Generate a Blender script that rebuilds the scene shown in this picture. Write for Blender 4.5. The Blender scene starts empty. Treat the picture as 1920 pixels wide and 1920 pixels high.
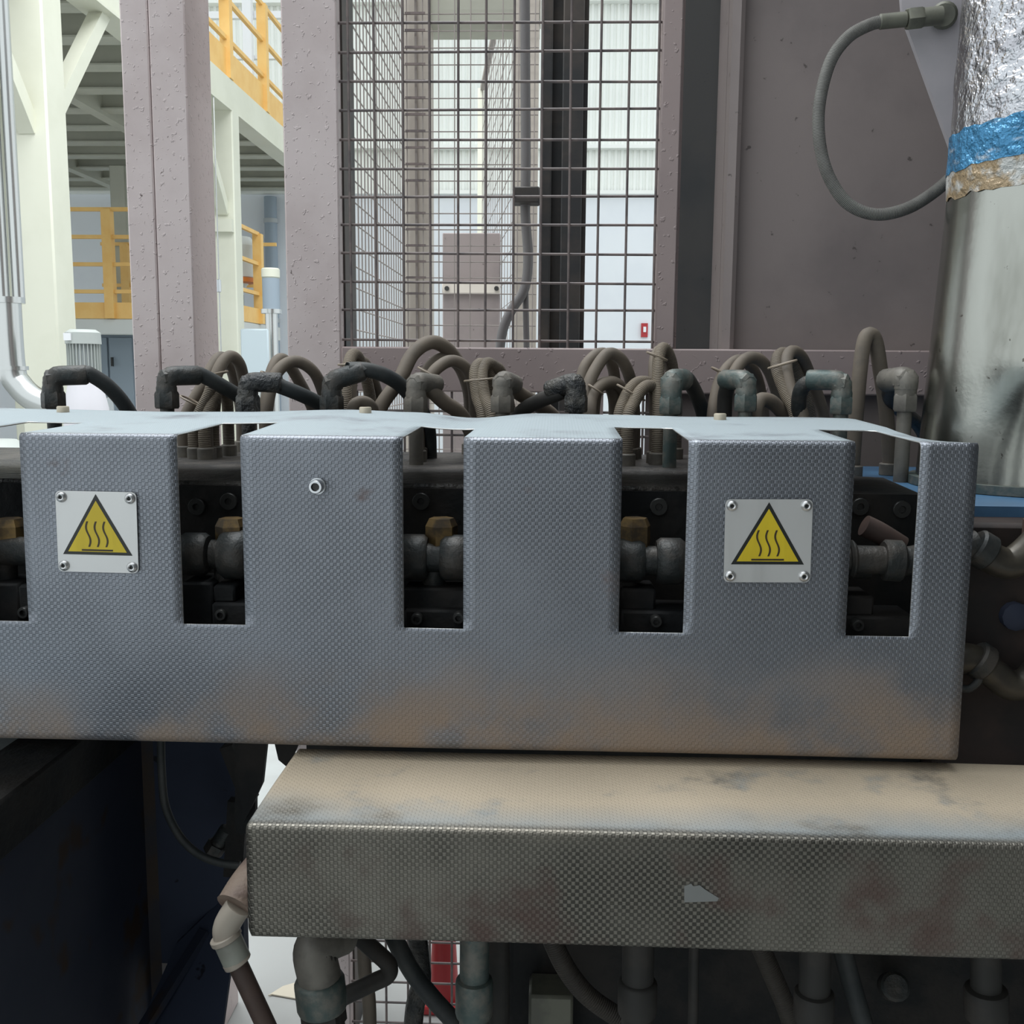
import bpy, bmesh, math, random
from mathutils import Vector as V, Matrix
random.seed(7)
sc = bpy.context.scene
# ---------------------------------------------------------------- camera
FPX = 1920.0
PIT, YAW, ROL = math.radians(7.7), math.radians(2.3), math.radians(.46)
CAM = V((0, 0, 1.5))
fw = V((-math.sin(YAW)*math.cos(PIT), math.cos(YAW)*math.cos(PIT), -math.sin(PIT)))
r0 = V((math.cos(YAW), math.sin(YAW), 0)); u0 = r0.cross(fw)
rt = r0*math.cos(ROL) + u0*math.sin(ROL); up = u0*math.cos(ROL) - r0*math.sin(ROL)
cd = bpy.data.cameras.new('camera'); cam = bpy.data.objects.new('camera', cd); sc.collection.objects.link(cam)
cd.sensor_width = 36; cd.lens = 36; cd.clip_start = .02; cd.clip_end = 200
m = Matrix((rt, up, -fw)).transposed().to_4x4(); m.translation = CAM; cam.matrix_world = m
sc.camera = cam
sc.cycles.max_bounces = 6; sc.cycles.diffuse_bounces = 3; sc.cycles.glossy_bounces = 3
# ---------------------------------------------------------------- daylight and exposure
w = bpy.data.worlds.new('world'); sc.world = w; w.use_nodes = True
bg = w.node_tree.nodes['Background']; bg.inputs[0].default_value = (.90, .97, 1.0, 1); bg.inputs[1].default_value = 1.05
ld = bpy.data.lights.new('top_fill', 'AREA'); ld.shape = 'RECTANGLE'; ld.size = 4.0; ld.size_y = 5.4; ld.energy = 420; ld.color = (.95, .98, 1.0)
lo = bpy.data.objects.new('top_fill', ld); lo.location = (-1.3, 3.5, 7.0); sc.collection.objects.link(lo)      # unseen area lamp added overhead to brighten upward faces
vs = sc.view_settings
vs.view_transform = 'Standard'; vs.look = 'None'; vs.gamma = 1; vs.use_curve_mapping = False; vs.exposure = 0.22

def at(px, py, Y):          # a point of the place on the upright plane at distance Y
    d = fw + rt*((px-960)/FPX) + up*((960-py)/FPX)
    return CAM + d*(Y/d.y)
def atz(px, py, Z):         # a point of the place at height Z
    d = fw + rt*((px-960)/FPX) + up*((960-py)/FPX)
    return CAM + d*((Z-CAM.z)/d.z)
def atx(px, py, X):
    d = fw + rt*((px-960)/FPX) + up*((960-py)/FPX)
    return CAM + d*(X/d.x)

# ---------------------------------------------------------------- materials
MATS = {}
def nt(name):
    mt = bpy.data.materials.new(name); mt.use_nodes = True; MATS[name] = mt
    t = mt.node_tree
    return mt, t, t.nodes['Principled BSDF'], lambda k, **kw: mknode(t, k, kw)
def mknode(t, k, kw):
    n = t.nodes.new(k)
    for a, b in kw.items():
        if a.startswith('i_'): n.inputs[int(a[2:])].default_value = b
        else: setattr(n, a, b)
    return n
def ramp(t, p0, p1, src):
    r = t.nodes.new('ShaderNodeMapRange'); r.inputs[1].default_value = p0; r.inputs[2].default_value = p1
    r.interpolation_type = 'SMOOTHSTEP'; t.links.new(src, r.inputs[0]); return r.outputs[0]
def mixc(t, fac, a, b):
    n = t.nodes.new('ShaderNodeMix'); n.data_type = 'RGBA'
    if hasattr(fac, 'node'): t.links.new(fac, n.inputs[0])
    else: n.inputs[0].default_value = fac
    for i, c in ((6, a), (7, b)):
        if hasattr(c, 'node'): t.links.new(c, n.inputs[i])
        else: n.inputs[i].default_value = (*c, 1)
    return n.outputs[2]
def math_(t, op, a, b=None, c=None):
    n = t.nodes.new('ShaderNodeMath'); n.operation = op
    for i, x in enumerate((a, b, c)):
        if x is None: continue
        if hasattr(x, 'node'): t.links.new(x, n.inputs[i])
        else: n.inputs[i].default_value = x
    return n.outputs[0]
def noise(t, scale, detail=4, coord='Object', stretch=None, rough=.6):
    tc = t.nodes.new('ShaderNodeTexCoord'); n = t.nodes.new('ShaderNodeTexNoise')
    n.inputs['Scale'].default_value = scale; n.inputs['Detail'].default_value = detail; n.inputs['Roughness'].default_value = rough
    s = tc.outputs[coord]
    if stretch:
        mp = t.nodes.new('ShaderNodeMapping'); mp.inputs['Scale'].default_value = stretch
        t.links.new(s, mp.inputs[0]); s = mp.outputs[0]
    t.links.new(s, n.inputs['Vector']); return n.outputs[0]
def bump(t, h, strength, dist, prev=None):
    b = t.nodes.new('ShaderNodeBump'); b.inputs['Strength'].default_value = strength; b.inputs['Distance'].default_value = dist
    t.links.new(h, b.inputs['Height'])
    if prev is not None: t.links.new(prev, b.inputs['Normal'])
    return b.outputs[0]
def mat(name, c1, c2=None, rough=.6, metal=0, ns=8, lo=.4, hi=.65, bs=0, bd=.002, bscale=40, c3=None, s3=90, lo3=.66, hi3=.72, stretch=None, ribs=0, spec=.5, blist=0):
    mt, t, b, N = nt(name)
    b.inputs['Roughness'].default_value = rough; b.inputs['Metallic'].default_value = metal
    b.inputs['Specular IOR Level'].default_value = spec
    col = None
    if c2: col = mixc(t, ramp(t, lo, hi, noise(t, ns, 5, stretch=stretch)), c1, c2)
    if c3: col = mixc(t, ramp(t, lo3, hi3, noise(t, s3, 3)), col if col else c1, c3)
    if col: t.links.new(col, b.inputs['Base Color'])
    else: b.inputs['Base Color'].default_value = (*c1, 1)
    nrm = None
    if bs: nrm = bump(t, noise(t, bscale, 4), bs, bd)
    if blist:
        h = math_(t, 'ADD', math_(t, 'MULTIPLY', ramp(t, .60, .70, noise(t, blist, 2)), 1), math_(t, 'MULTIPLY', noise(t, 9, 3), .6))
        nrm = bump(t, h, .8, .0015, nrm)
    if ribs:
        uv = t.nodes.new('ShaderNodeUVMap'); sp = t.nodes.new('ShaderNodeSeparateXYZ'); t.links.new(uv.outputs[0], sp.inputs[0])
        h = math_(t, 'SINE', math_(t, 'MULTIPLY', sp.outputs[1], ribs*2*math.pi))
        nrm = bump(t, h, .6, .0012, nrm)
    if nrm is not None: t.links.new(nrm, b.inputs['Normal'])
    return mt
def embossed(name, base, dark, dust, v0, v1, rust, rustlo, cell=.0041, dustk=.85, rv=.0, f0=.3, f1=.6, rk=.75, rw=.1, topv=None, topc=None, bd_=.00035):
    mt, t, b, N = nt(name)
    uv = t.nodes.new('ShaderNodeUVMap'); sp = t.nodes.new('ShaderNodeSeparateXYZ'); t.links.new(uv.outputs[0], sp.inputs[0])
    U = math_(t, 'DIVIDE', sp.outputs[0], cell); W = math_(t, 'DIVIDE', sp.outputs[1], cell)
    par = math_(t, 'MODULO', math_(t, 'ADD', math_(t, 'ADD', math_(t, 'FLOOR', U), math_(t, 'FLOOR', W)), 20000), 2)
    du = math_(t, 'ABSOLUTE', math_(t, 'SUBTRACT', math_(t, 'FRACT', U), .5)); dw = math_(t, 'ABSOLUTE', math_(t, 'SUBTRACT', math_(t, 'FRACT', W), .5))
    d = math_(t, 'MAXIMUM', du, dw)
    sq = ramp(t, .5, .36, d)
    ring = math_(t, 'MULTIPLY', ramp(t, .22, .30, d), ramp(t, .46, .38, d))
    h = math_(t, 'ADD', math_(t, 'MULTIPLY', par, sq), math_(t, 'MULTIPLY', math_(t, 'SUBTRACT', 1, par), math_(t, 'MULTIPLY', ring, -.35)))
    n1 = noise(t, 2.2, 4); n2 = noise(t, 9, 5)
    band = ramp(t, v0, v1, math_(t, 'ADD', sp.outputs[1], math_(t, 'MULTIPLY', math_(t, 'SUBTRACT', n1, .5), .22)))
    fill = math_(t, 'MULTIPLY', math_(t, 'MULTIPLY', band, ramp(t, f0, f1, n2)), dustk)
    pat = mixc(t, par, dark, base)
    wear = mixc(t, ramp(t, .35, .7, noise(t, 5, 6)), pat, base)
    cov0 = fill
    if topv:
        tf = math_(t, 'MULTIPLY', math_(t, 'MULTIPLY', ramp(t, topv, topv-.02, sp.outputs[1]), ramp(t, .2, .5, noise(t, 7, 4))), .85)  # pale top tone: settled dust plus overhead light put into the colour
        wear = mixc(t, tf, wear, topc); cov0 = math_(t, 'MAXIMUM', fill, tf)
    c = mixc(t, fill, wear, dust); fill = cov0
    rs = math_(t, 'MULTIPLY', math_(t, 'MULTIPLY', ramp(t, rustlo, rustlo+rw, noise(t, 13, 5, rough=.5)), rk), ramp(t, rv, rv+.02, sp.outputs[1]))
    c = mixc(t, rs, c, rust)
    t.links.new(c, b.inputs['Base Color'])
    cov = math_(t, 'MAXIMUM', fill, rs)
    t.links.new(math_(t, 'MULTIPLY_ADD', cov, -.75, .8), b.inputs['Metallic'])
    t.links.new(math_(t, 'MULTIPLY_ADD', cov, .35, math_(t, 'MULTIPLY_ADD', n2, .2, .30)), b.inputs['Roughness'])
    t.links.new(bump(t, h, 1.0, bd_), b.inputs['Normal'])
    return mt

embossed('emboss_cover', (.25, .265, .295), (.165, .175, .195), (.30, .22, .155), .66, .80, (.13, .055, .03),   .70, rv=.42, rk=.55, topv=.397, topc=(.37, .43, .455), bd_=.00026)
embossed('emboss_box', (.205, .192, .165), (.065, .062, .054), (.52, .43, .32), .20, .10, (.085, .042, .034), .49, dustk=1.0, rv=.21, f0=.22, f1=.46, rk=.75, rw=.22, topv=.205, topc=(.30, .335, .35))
mat('sheet_edge', (.75, .75, .73), rough=.35, metal=.9)
mat('brown_paint', (.36, .285, .275), (.315, .25, .245), .55, ns=3, blist=60, c3=(.17, .12, .115), s3=55, lo3=.68, hi3=.74)
mat('brown_panel', (.27, .225, .215), (.215, .18, .175), .6, ns=2.5, bs=.15, bd=.002, bscale=60, c3=(.11, .09, .085), s3=40, lo3=.67, hi3=.72)
mat('recess_shade', (.085, .085, .085), (.06, .065, .07), .6, ns=3, c3=(.03, .03, .03), s3=40, lo3=.67, hi3=.72)  # shade of the recess put into a dark colour
mat('lit_blister_paint', (.64, .55, .54), (.56, .47, .46), .5, ns=4, blist=85, c3=(.16, .12, .115), s3=42, lo3=.70, hi3=.74)  # same paint as the fence, lightened for the stronger light at left
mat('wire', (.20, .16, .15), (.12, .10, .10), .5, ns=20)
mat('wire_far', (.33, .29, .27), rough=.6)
mat('beige_paint', (.64, .58, .51), (.57, .51, .45), .6, ns=4)
mat('black_steel', (.035, .036, .038), (.085, .07, .06), .6, ns=5, bs=.3, bd=.003, bscale=30)
mat('conduit', (.20, .19, .19), rough=.5)
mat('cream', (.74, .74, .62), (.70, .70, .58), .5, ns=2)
mat('cream_under', (.50, .50, .42), (.45, .45, .38), .6, ns=2)  # cream with the shade under the mezzanine put into its colour
mat('yellow', (.88, .56, .19), (.84, .50, .15), .5, ns=4)
mat('wall_plaster', (.80, .83, .86), (.76, .79, .83), .8, ns=1)
mat('cladding', (.90, .92, .88), (.86, .88, .84), .6, ns=1)
mat('concrete', (.50, .52, .51), (.43, .44, .43), .6, ns=1.2, c3=(.5, .45, .38), s3=2.5, lo3=.66, hi3=.7)
mat('wall_dim', (.20, .20, .20), rough=.8)
mat('silver', (.60, .61, .60), rough=.25, metal=1)
mat('grey_paint', (.42, .45, .46), rough=.45)
mat('pale_grey', (.62, .64, .62), rough=.5)
mat('lilac_white', (.72, .70, .74), rough=.45)
mat('cabinet_blue', (.30, .36, .42), rough=.5)
mat('orange', (.70, .22, .04), rough=.5)
mat('blue_paint', (.07, .17, .30), (.05, .12, .22), .4, ns=6)
mat('red', (.42, .025, .03), rough=.45)
mat('white_plastic', (.85, .86, .88), rough=.5)
mat('black_hose', (.020, .025, .027), (.045, .047, .045), .58, ns=14, bs=.3, bd=.001, bscale=120)
mat('oily_fitting', (.018, .020, .022), (.075, .07, .062), .38, ns=30, bs=1, bd=.006, bscale=110)
mat('green_fitting', (.075, .105, .10), (.17, .165, .145), .5, .3, ns=35, bs=.5, bd=.002, bscale=90)
mat('dark_fitting', (.028, .032, .032), (.062, .055, .048), .5, .2, ns=25, bs=.6, bd=.003, bscale=90)
mat('dusty_fitting', (.115, .105, .09), (.17, .15, .125), .6, ns=30, bs=.5, bd=.002, bscale=90)
mat('grey_fitting', (.20, .185, .16), (.13, .12, .105), .55, .2, ns=20, bs=.3, bd=.002, bscale=60)
mat('bronze_fitting', (.075, .065, .048), (.045, .04, .034), .38, .4, ns=18, bs=.2)
mat('brass', (.26, .17, .07), (.09, .07, .05), .45, .7, ns=30)
mat('brown_hose', (.165, .135, .105), (.115, .097, .08), .7, ns=12)
mat('shaded_hose', (.05, .042, .034), (.035, .03, .026), .7, ns=12, ribs=330)  # ribbed hose colour darkened for the shade under the box
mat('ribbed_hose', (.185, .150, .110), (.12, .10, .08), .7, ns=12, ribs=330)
mat('tie', (.25, .20, .15), rough=.5)
mat('body_black', (.010, .011, .012), (.026, .023, .021), .65, spec=.25, ns=9, bs=.6, bd=.006, bscale=28)
mat('body_grime', (.07, .062, .055), (.022, .022, .022), .5, ns=14, bs=.9, bd=.01, bscale=45)
mat('body_dark', (.020, .018, .018), (.045, .031, .027), .65, spec=.25, ns=6, bs=.3, bd=.003, bscale=30)
mat('screw_dark', (.05, .05, .048), rough=.4, metal=.5)
mat('plate_alu', (.68, .68, .67), (.56, .56, .55), .42, .55, ns=9, stretch=(1, 1, .12), lo=.45, hi=.7)
mat('rivet', (.62, .62, .62), rough=.3, metal=.9)
mat('black_print', (.016, .018, .016), rough=.4)
mat('yellow_print', (.70, .53, .025), (.62, .46, .02), .4, ns=30, stretch=(1, 1, .2))
mat('wave_print', (.045, .028, .01), rough=.5)
mat('zinc', (.62, .64, .66), rough=.3, metal=.95)
mat('bolt_tan', (.52, .46, .36), rough=.5, metal=.2)
mat('foil', (.62, .63, .66), (.45, .44, .47), .24, .95, ns=7, bs=1, bd=.020, bscale=22, c3=(.36, .31, .31), s3=6, lo3=.6, hi3=.72)
mat('duct_steel', (.40, .405, .37), (.22, .22, .19), .24, 1, ns=5, stretch=(1, 1, .25), bs=.15, bd=.003, bscale=30, c3=(.12, .11, .095), s3=75, lo3=.68, hi3=.74)
mat('blue_tape', (.06, .24, .44), (.55, .62, .68), .25, .4, ns=16, lo=.55, hi=.72, bs=1, bd=.022, bscale=24, stretch=(1, 1, 2.5))
mat('tan_tape', (.34, .25, .15), (.55, .55, .53), .35, .3, ns=18, lo=.5, hi=.62, bs=1, bd=.014, bscale=30)
mat('gusset', (.46, .43, .45), (.40, .38, .40), .5, ns=5, bs=.1, bd=.002, c3=(.25, .22, .22), s3=50, lo3=.70, hi3=.75)
mat('olive_fitting', (.16, .16, .125), (.11, .11, .09), .5, .2, ns=20)
mat('braided_hose', (.17, .165, .15), (.12, .115, .105), .6, ns=20, ribs=420)
mat('navy', (.022, .028, .047), (.028, .033, .052), .7, spec=.25, ns=4, c3=(.035, .022, .015), s3=7, lo3=.58, hi3=.68)
mat('navy_light', (.036, .046, .076), (.028, .034, .056), .7, spec=.25, ns=3, c3=(.012, .013, .02), s3=25, lo3=.68, hi3=.72)
mat('rusty_navy', (.045, .03, .022), (.025, .026, .036), .6, ns=12, bs=.4, bd=.003)
mat('table_grey', (.32, .37, .39), rough=.35, metal=.3)
mat('pvc', (.42, .37, .31), (.36, .31, .26), .45, ns=8)
mat('pvc_grey', (.30, .31, .27), (.22, .22, .19), .45, ns=12)
mat('rusty_rod', (.085, .055, .045), (.06, .04, .035), .6, ns=10)
mat('tan_wrap', (.24, .18, .14), (.17, .12, .10), .65, ns=20, bs=.8, bd=.006, bscale=40)
mat('dark_pipe', (.034, .033, .031), (.055, .048, .043), .6, spec=.3, ns=12, bs=.3)
mat('pale_stain', (.70, .64, .52), rough=.7)
mat('scrap', (.24, .245, .24), rough=.35, metal=.6)
mat('motor_grey', (.45, .48, .46), rough=.5)
mat('far_glass', (.50, .58, .62), rough=.2)

# ---------------------------------------------------------------- mesh helpers
class M:
    def __init__(s): s.v = []; s.f = []; s.uv = []
    def add(s, vs, fs, uvs=None):
        k = len(s.v); s.v += [V(p) for p in vs]
        for i, f in enumerate(fs):
            s.f.append([j+k for j in f]); s.uv.append(uvs[i] if uvs else None)
        return s
    def box(s, a, b, bev=0):
        x0, x1 = sorted((a[0], b[0])); y0, y1 = sorted((a[1], b[1])); z0, z1 = sorted((a[2], b[2]))
        P = [(x, y, z) for z in (z0, z1) for y in (y0, y1) for x in (x0, x1)]
        F = [(0, 2, 3, 1), (4, 5, 7, 6), (0, 1, 5, 4), (2, 6, 7, 3), (0, 4, 6, 2), (1, 3, 7, 5)]
        if bev:
            bm = bmesh.new(); q = [bm.verts.new(p) for p in P]
            for f in F: bm.faces.new([q[i] for i in f])
            bmesh.ops.bevel(bm, geom=bm.edges[:], offset=bev, segments=1, affect='EDGES', profile=.5)
            bm.verts.index_update(); P = [v.co.copy() for v in bm.verts]; F = [[v.index for v in f.verts] for f in bm.faces]; bm.free()
        return s.add(P, F)
    def bar(s, a, b, wx, wz, upv=(0, 0, 1)):
        a, b = V(a), V(b); d = (b-a).normalized(); sd = d.cross(V(upv))
        if sd.length < 1e-4: sd = d.cross(V((0, 1, 0)))
        sd.normalize(); q = sd.cross(d)
        P = [c + sd*sx*wx/2 + q*sz*wz/2 for c in (a, b) for sx, sz in ((-1, -1), (1, -1), (1, 1), (-1, 1))]
        return s.add(P, [(3, 2, 1, 0), (4, 5, 6, 7), (0, 1, 5, 4), (1, 2, 6, 5), (2, 3, 7, 6), (3, 0, 4, 7)])
    def prism(s, poly, d):
        d = V(d); n = len(poly); A = [V(p) for p in poly]; B = [p+d for p in A]
        return s.add(A+B, [list(range(n))[::-1], list(range(n, 2*n))] + [(i, (i+1) % n, (i+1) % n+n, i+n) for i in range(n)])
    def tube(s, pts, r, n=10, smooth=0, caps=True, taper=None):
        pts = [V(p) for p in pts]
        if smooth:
            m_ = len(pts); pts = spline(pts, smooth)
            if isinstance(r, (list, tuple)) and len(r) == m_: r = [r[min(i//smooth, m_-1)] for i in range(len(pts))]
        T = [(pts[min(i+1, len(pts)-1)]-pts[max(i-1, 0)]).normalized() for i in range(len(pts))]
        a = V((0, 0, 1)) if abs(T[0].z) < .9 else V((0, 1, 0))
        nv = (a - T[0]*a.dot(T[0])).normalized(); vs = []; L = 0; Ls = []
        for i, p in enumerate(pts):
            nv = (nv - T[i]*nv.dot(T[i])).normalized(); bn = T[i].cross(nv)
            if i: L += (p-pts[i-1]).length
            Ls.append(L); rr = r[i] if isinstance(r, (list, tuple)) else r
            vs += [p + nv*math.cos(2*math.pi*k/n)*rr + bn*math.sin(2*math.pi*k/n)*rr for k in range(n)]
        fs = []; uv = []; rc = (r[0] if isinstance(r, (list, tuple)) else r)*2*math.pi
        for i in range(len(pts)-1):
            for k in range(n):
                k2 = (k+1) % n
                fs.append((i*n+k, i*n+k2, (i+1)*n+k2, (i+1)*n+k)); u_, u2 = rc*k/n, rc*(k+1)/n
                uv.append([(u_, Ls[i]), (u2, Ls[i]), (u2, Ls[i+1]), (u_, Ls[i+1])])
        if caps:
            fs.append(list(range(n))[::-1]); uv.append(None); fs.append([(len(pts)-1)*n+k for k in range(n)]); uv.append(None)
        return s.add(vs, fs, uv)
    def lathe(s, a, b, prof, n=24):        # prof = [(distance along a->b, radius)]
        a, b = V(a), V(b); d = (b-a).normalized(); x = d.orthogonal().normalized(); y = d.cross(x); vs = []
        for tt, r in prof: vs += [a + d*tt + x*math.cos(2*math.pi*(k+.5)/n)*r + y*math.sin(2*math.pi*(k+.5)/n)*r for k in range(n)]
        fs = [(i*n+k, i*n+(k+1) % n, (i+1)*n+(k+1) % n, (i+1)*n+k) for i in range(len(prof)-1) for k in range(n)]
        fs += [list(range(n))[::-1], [(len(prof)-1)*n+k for k in range(n)]]
        return s.add(vs, fs)
    def cyl(s, a, b, r, n=20, ch=0):
        L = (V(b)-V(a)).length; ch = min(ch, r*.45, L*.45)
        return s.lathe(a, b, [(0, r-ch), (ch, r), (L-ch, r), (L, r-ch)] if ch else [(0, r), (L, r)], n)
def spline(p, k):
    out = []
    for i in range(len(p)-1):
        a, b, c, d = p[max(i-1, 0)], p[i], p[i+1], p[min(i+2, len(p)-1)]
        for j in range(k):
            t = j/k
            out.append(.5*((2*b) + (c-a)*t + (2*a-5*b+4*c-d)*t*t + (3*b-a-3*c+d)*t**3))
    return out+[p[-1]]
ORG = {}
def thing(name, base, label, cat, group=None, kind=None):
    o = bpy.data.objects.new(name, None); sc.collection.objects.link(o); o.location = base; o.empty_display_size = .05
    ORG[o.name] = V(base); o['label'] = label; o['category'] = cat
    if group: o['group'] = group
    if kind: o['kind'] = kind
    return o
def mk(name, mb, mt, parent=None, label=None, cat=None, group=None, kind=None, smooth=True, ang=40):
    if parent is None:
        xs = [p.x for p in mb.v]; ys = [p.y for p in mb.v]; org = V(((min(xs)+max(xs))/2, (min(ys)+max(ys))/2, min(p.z for p in mb.v)))
    else: org = ORG[parent.name]
    me = bpy.data.meshes.new(name); me.from_pydata([p-org for p in mb.v], [], mb.f)
    if any(mb.uv):
        l = me.uv_layers.new(name='UVMap')
        for pl in me.polygons:
            q = mb.uv[pl.index]
            if q:
                for li, c in zip(pl.loop_indices, q): l.data[li].uv = c
    me.materials.append(MATS[mt]); 
    if smooth: me.shade_smooth(); me.set_sharp_from_angle(angle=math.radians(ang))
    o = bpy.data.objects.new(name, me); sc.collection.objects.link(o)
    if parent is None: o.location = org
    else: o.parent = parent
    ORG[o.name] = org
    if label: o['label'] = label
    if cat: o['category'] = cat
    if group: o['group'] = group
    if kind: o['kind'] = kind
    return o
def B(a, b, bev=0): return M().box(a, b, bev)
def struct(name, mb, mt, label, cat): return mk(name, mb, mt, None, label, cat, kind='structure')

# ================================================================ the hall
YB = 15.0
struct('floor', B((-14, -5, -.2), (12, 16, 0)), 'concrete', 'pale concrete hall floor', 'floor')
ZC = at(300, 358, YB).z
struct('wall_back', B((-14, YB, 0), (12, YB+.3, ZC)), 'wall_plaster', 'pale plastered lower wall at the far end of the hall', 'wall')
cl = M(); x = -14.0; pr = []
while x < 12: pr += [(x, .0), (x+.035, .0), (x+.045, -.025), (x+.08, -.025), (x+.09, 0)]; x += .09
n = len(pr)
def clad(z0, z1): return M().add([(a, YB+b+.06, z) for z in (z0, z1) for a, b in pr], [(i, i+1, n+i+1, n+i) for i in range(n-1)])
cw = thing('wall_cladding', (0, YB, ZC), 'pale corrugated cladding sheets on the upper far wall', 'wall', kind='structure')
z = ZC
for k, hh in enumerate((.62, 1.95, 2.1, 2.6, 3)): mk('cladding_sheet', clad(z, z+hh-.03), 'cladding', cw); mk('ledge', B((-14, YB-.10, z-.05), (12, YB+.06, z)), 'cladding', cw); z += hh
struct('shade_wall_right', B((2.2, -5, 0), (2.4, 2.4, 7)), 'wall_dim', 'added dim side wall shading the machine', 'wall')  # unseen wall added to keep the right side darker
struct('shade_wall_front', B((-.5, -2.4, 0), (2.2, -2.2, 6)), 'wall_dim', 'added dim wall behind the viewer giving shade', 'wall')  # unseen wall added to darken faces turned to the camera
struct('shade_slab', B((.75, -.6, 2.75), (3.4, 3.0, 2.9)), 'wall_dim', 'added slab above the machine giving shade', 'shade_slab')  # unseen slab added to cut overhead light on the right

# ---------------------------------------------------------------- mezzanine on cream columns
XM = -3.2; CW = .26
zb0 = at(428, 208, 10.3).z; zb1 = zb0+.30
mz = thing('mezzanine', (XM-2, 9, 0), 'cream steel mezzanine on square columns with knee braces', 'platform')
def col(parent, X, Y, z1, wd, z0=0, nm='column', mt='cream'): return mk(nm, B((X-wd/2, Y-wd/2, z0), (X+wd/2, Y+wd/2, z1), .012), mt, parent)
cx = XM-.06
col(mz, atx(75, 340, cx).x, atx(75, 340, cx).y, zb0, CW); col(mz, cx, atx(424, 340, cx).y, zb0, CW*.86)
YN, YF = atx(75, 340, cx).y, atx(424, 340, cx).y
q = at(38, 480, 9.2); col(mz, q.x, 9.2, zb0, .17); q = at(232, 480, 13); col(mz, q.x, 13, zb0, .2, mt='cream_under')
mk('edge_beam', B((XM-.10, 3.5, zb0), (XM+.02, 14.8, zb1), .008), 'cream', mz)
mk('beam_flange', B((XM-.16, 3.5, zb0-.02), (XM+.05, 14.8, zb0)), 'cream', mz)
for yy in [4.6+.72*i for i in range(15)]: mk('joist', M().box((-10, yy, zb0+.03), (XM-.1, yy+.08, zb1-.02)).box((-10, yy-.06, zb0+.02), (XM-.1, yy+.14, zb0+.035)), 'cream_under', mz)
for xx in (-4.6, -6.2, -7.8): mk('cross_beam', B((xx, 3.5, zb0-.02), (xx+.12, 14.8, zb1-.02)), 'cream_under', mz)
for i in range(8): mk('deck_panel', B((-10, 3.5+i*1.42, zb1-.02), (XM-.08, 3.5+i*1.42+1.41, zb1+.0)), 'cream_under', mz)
def brace(Y0, z0, Y1): mk('brace', M().bar((cx, Y0, z0), (cx, Y1, zb0), .10, .10, (1, 0, 0)), 'cream', mz)
brace(YN+.1, at(105, 232, YN).z, atx(190, 60, cx).y); brace(YN-.1, at(20, 250, YN).z, YN-1.0)
brace(YF-.1, at(428, 400, YF).z, YF-1.0)
for yy in (YN+.12, YF-.12): mk('brace_plate', B((cx-.1, yy-.06, at(105, 250, YN).z-.12), (cx+.1, yy+.06, at(105, 250, YN).z)), 'cream', mz)

def railing(label, pts, z0, h, posts, toe=.15, nrails=3, name='guard_railing', rr=.02):
    rg = thing(name, (pts[0][0], pts[0][1], z0), label, 'railing', 'yellow guard railings on the platforms')
    for a, b in zip(pts, pts[1:]):
        a, b = V((*a, 0)), V((*b, 0))
        for k in range(nrails): zz = z0+h*(k+1)/nrails*1.0; mk('rail', M().bar(a+V((0, 0, zz)), b+V((0, 0, zz)), .04, .04), 'yellow', rg)
        if toe: mk('toe_board', M().bar(a+V((0, 0, z0+toe/2)), b+V((0, 0, z0+toe/2)), .012, toe), 'yellow', rg)
    for X, Y in posts: mk('post', B((X-.05, Y-.05, z0), (X+.05, Y+.05, z0+h)), 'yellow', rg)
    return rg
xe = XM-.02
railing('yellow railing along the upper mezzanine edge, top left', [(xe, 4), (xe, 14.6)], zb1, 1.12, [(xe, atx(p, 100, xe).y) for p in (205, 425, 493)], toe=.28)
# lower platform with its own railing
PY = 11.0; zp = at(300, 598, PY).z; xp = at(487, 600, PY+1).x; x0p = at(60, 600, PY).x
lp = thing('walkway_platform', ((x0p+xp)/2, PY+1, 0), 'cream walkway platform below the mezzanine behind the columns', 'platform')
mk('edge_beam', B((x0p, PY, zp-.17), (xp, PY+.1, zp), .01), 'pale_grey', lp); mk('edge_beam', B((xp-.1, PY+.1, zp-.17), (xp, PY+1.9, zp), .01), 'pale_grey', lp)
mk('deck_panel', B((x0p, PY+.1, zp-.05), (xp-.1, PY+1.9, zp)), 'pale_grey', lp)
for X in (x0p+.3, xp-.4): mk('leg', B((X, PY+.1, 0), (X+.15, PY+.25, zp-.17)), 'pale_grey', lp)
railing('yellow railing along the front of the walkway platform', [(x0p, PY), (xp-.2, PY)], zp, 1.14, [(at(p, 500, PY).x, PY) for p in (205, 437)], toe=.17, nrails=4)
railing('short yellow railing closing the right end of the walkway platform', [(xp, PY+.1), (xp, PY+1.0)], zp, 1.02, [(xp, PY+1.0)], toe=.17, nrails=3)
railing('yellow railing along the back of the walkway platform', [(x0p, PY+1.8), (xp, PY+1.8)], zp, 1.0, [(at(236, 500, PY+1.8).x, PY+1.8), (xp+.25, PY+1.8)], toe=0, nrails=2)

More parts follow.
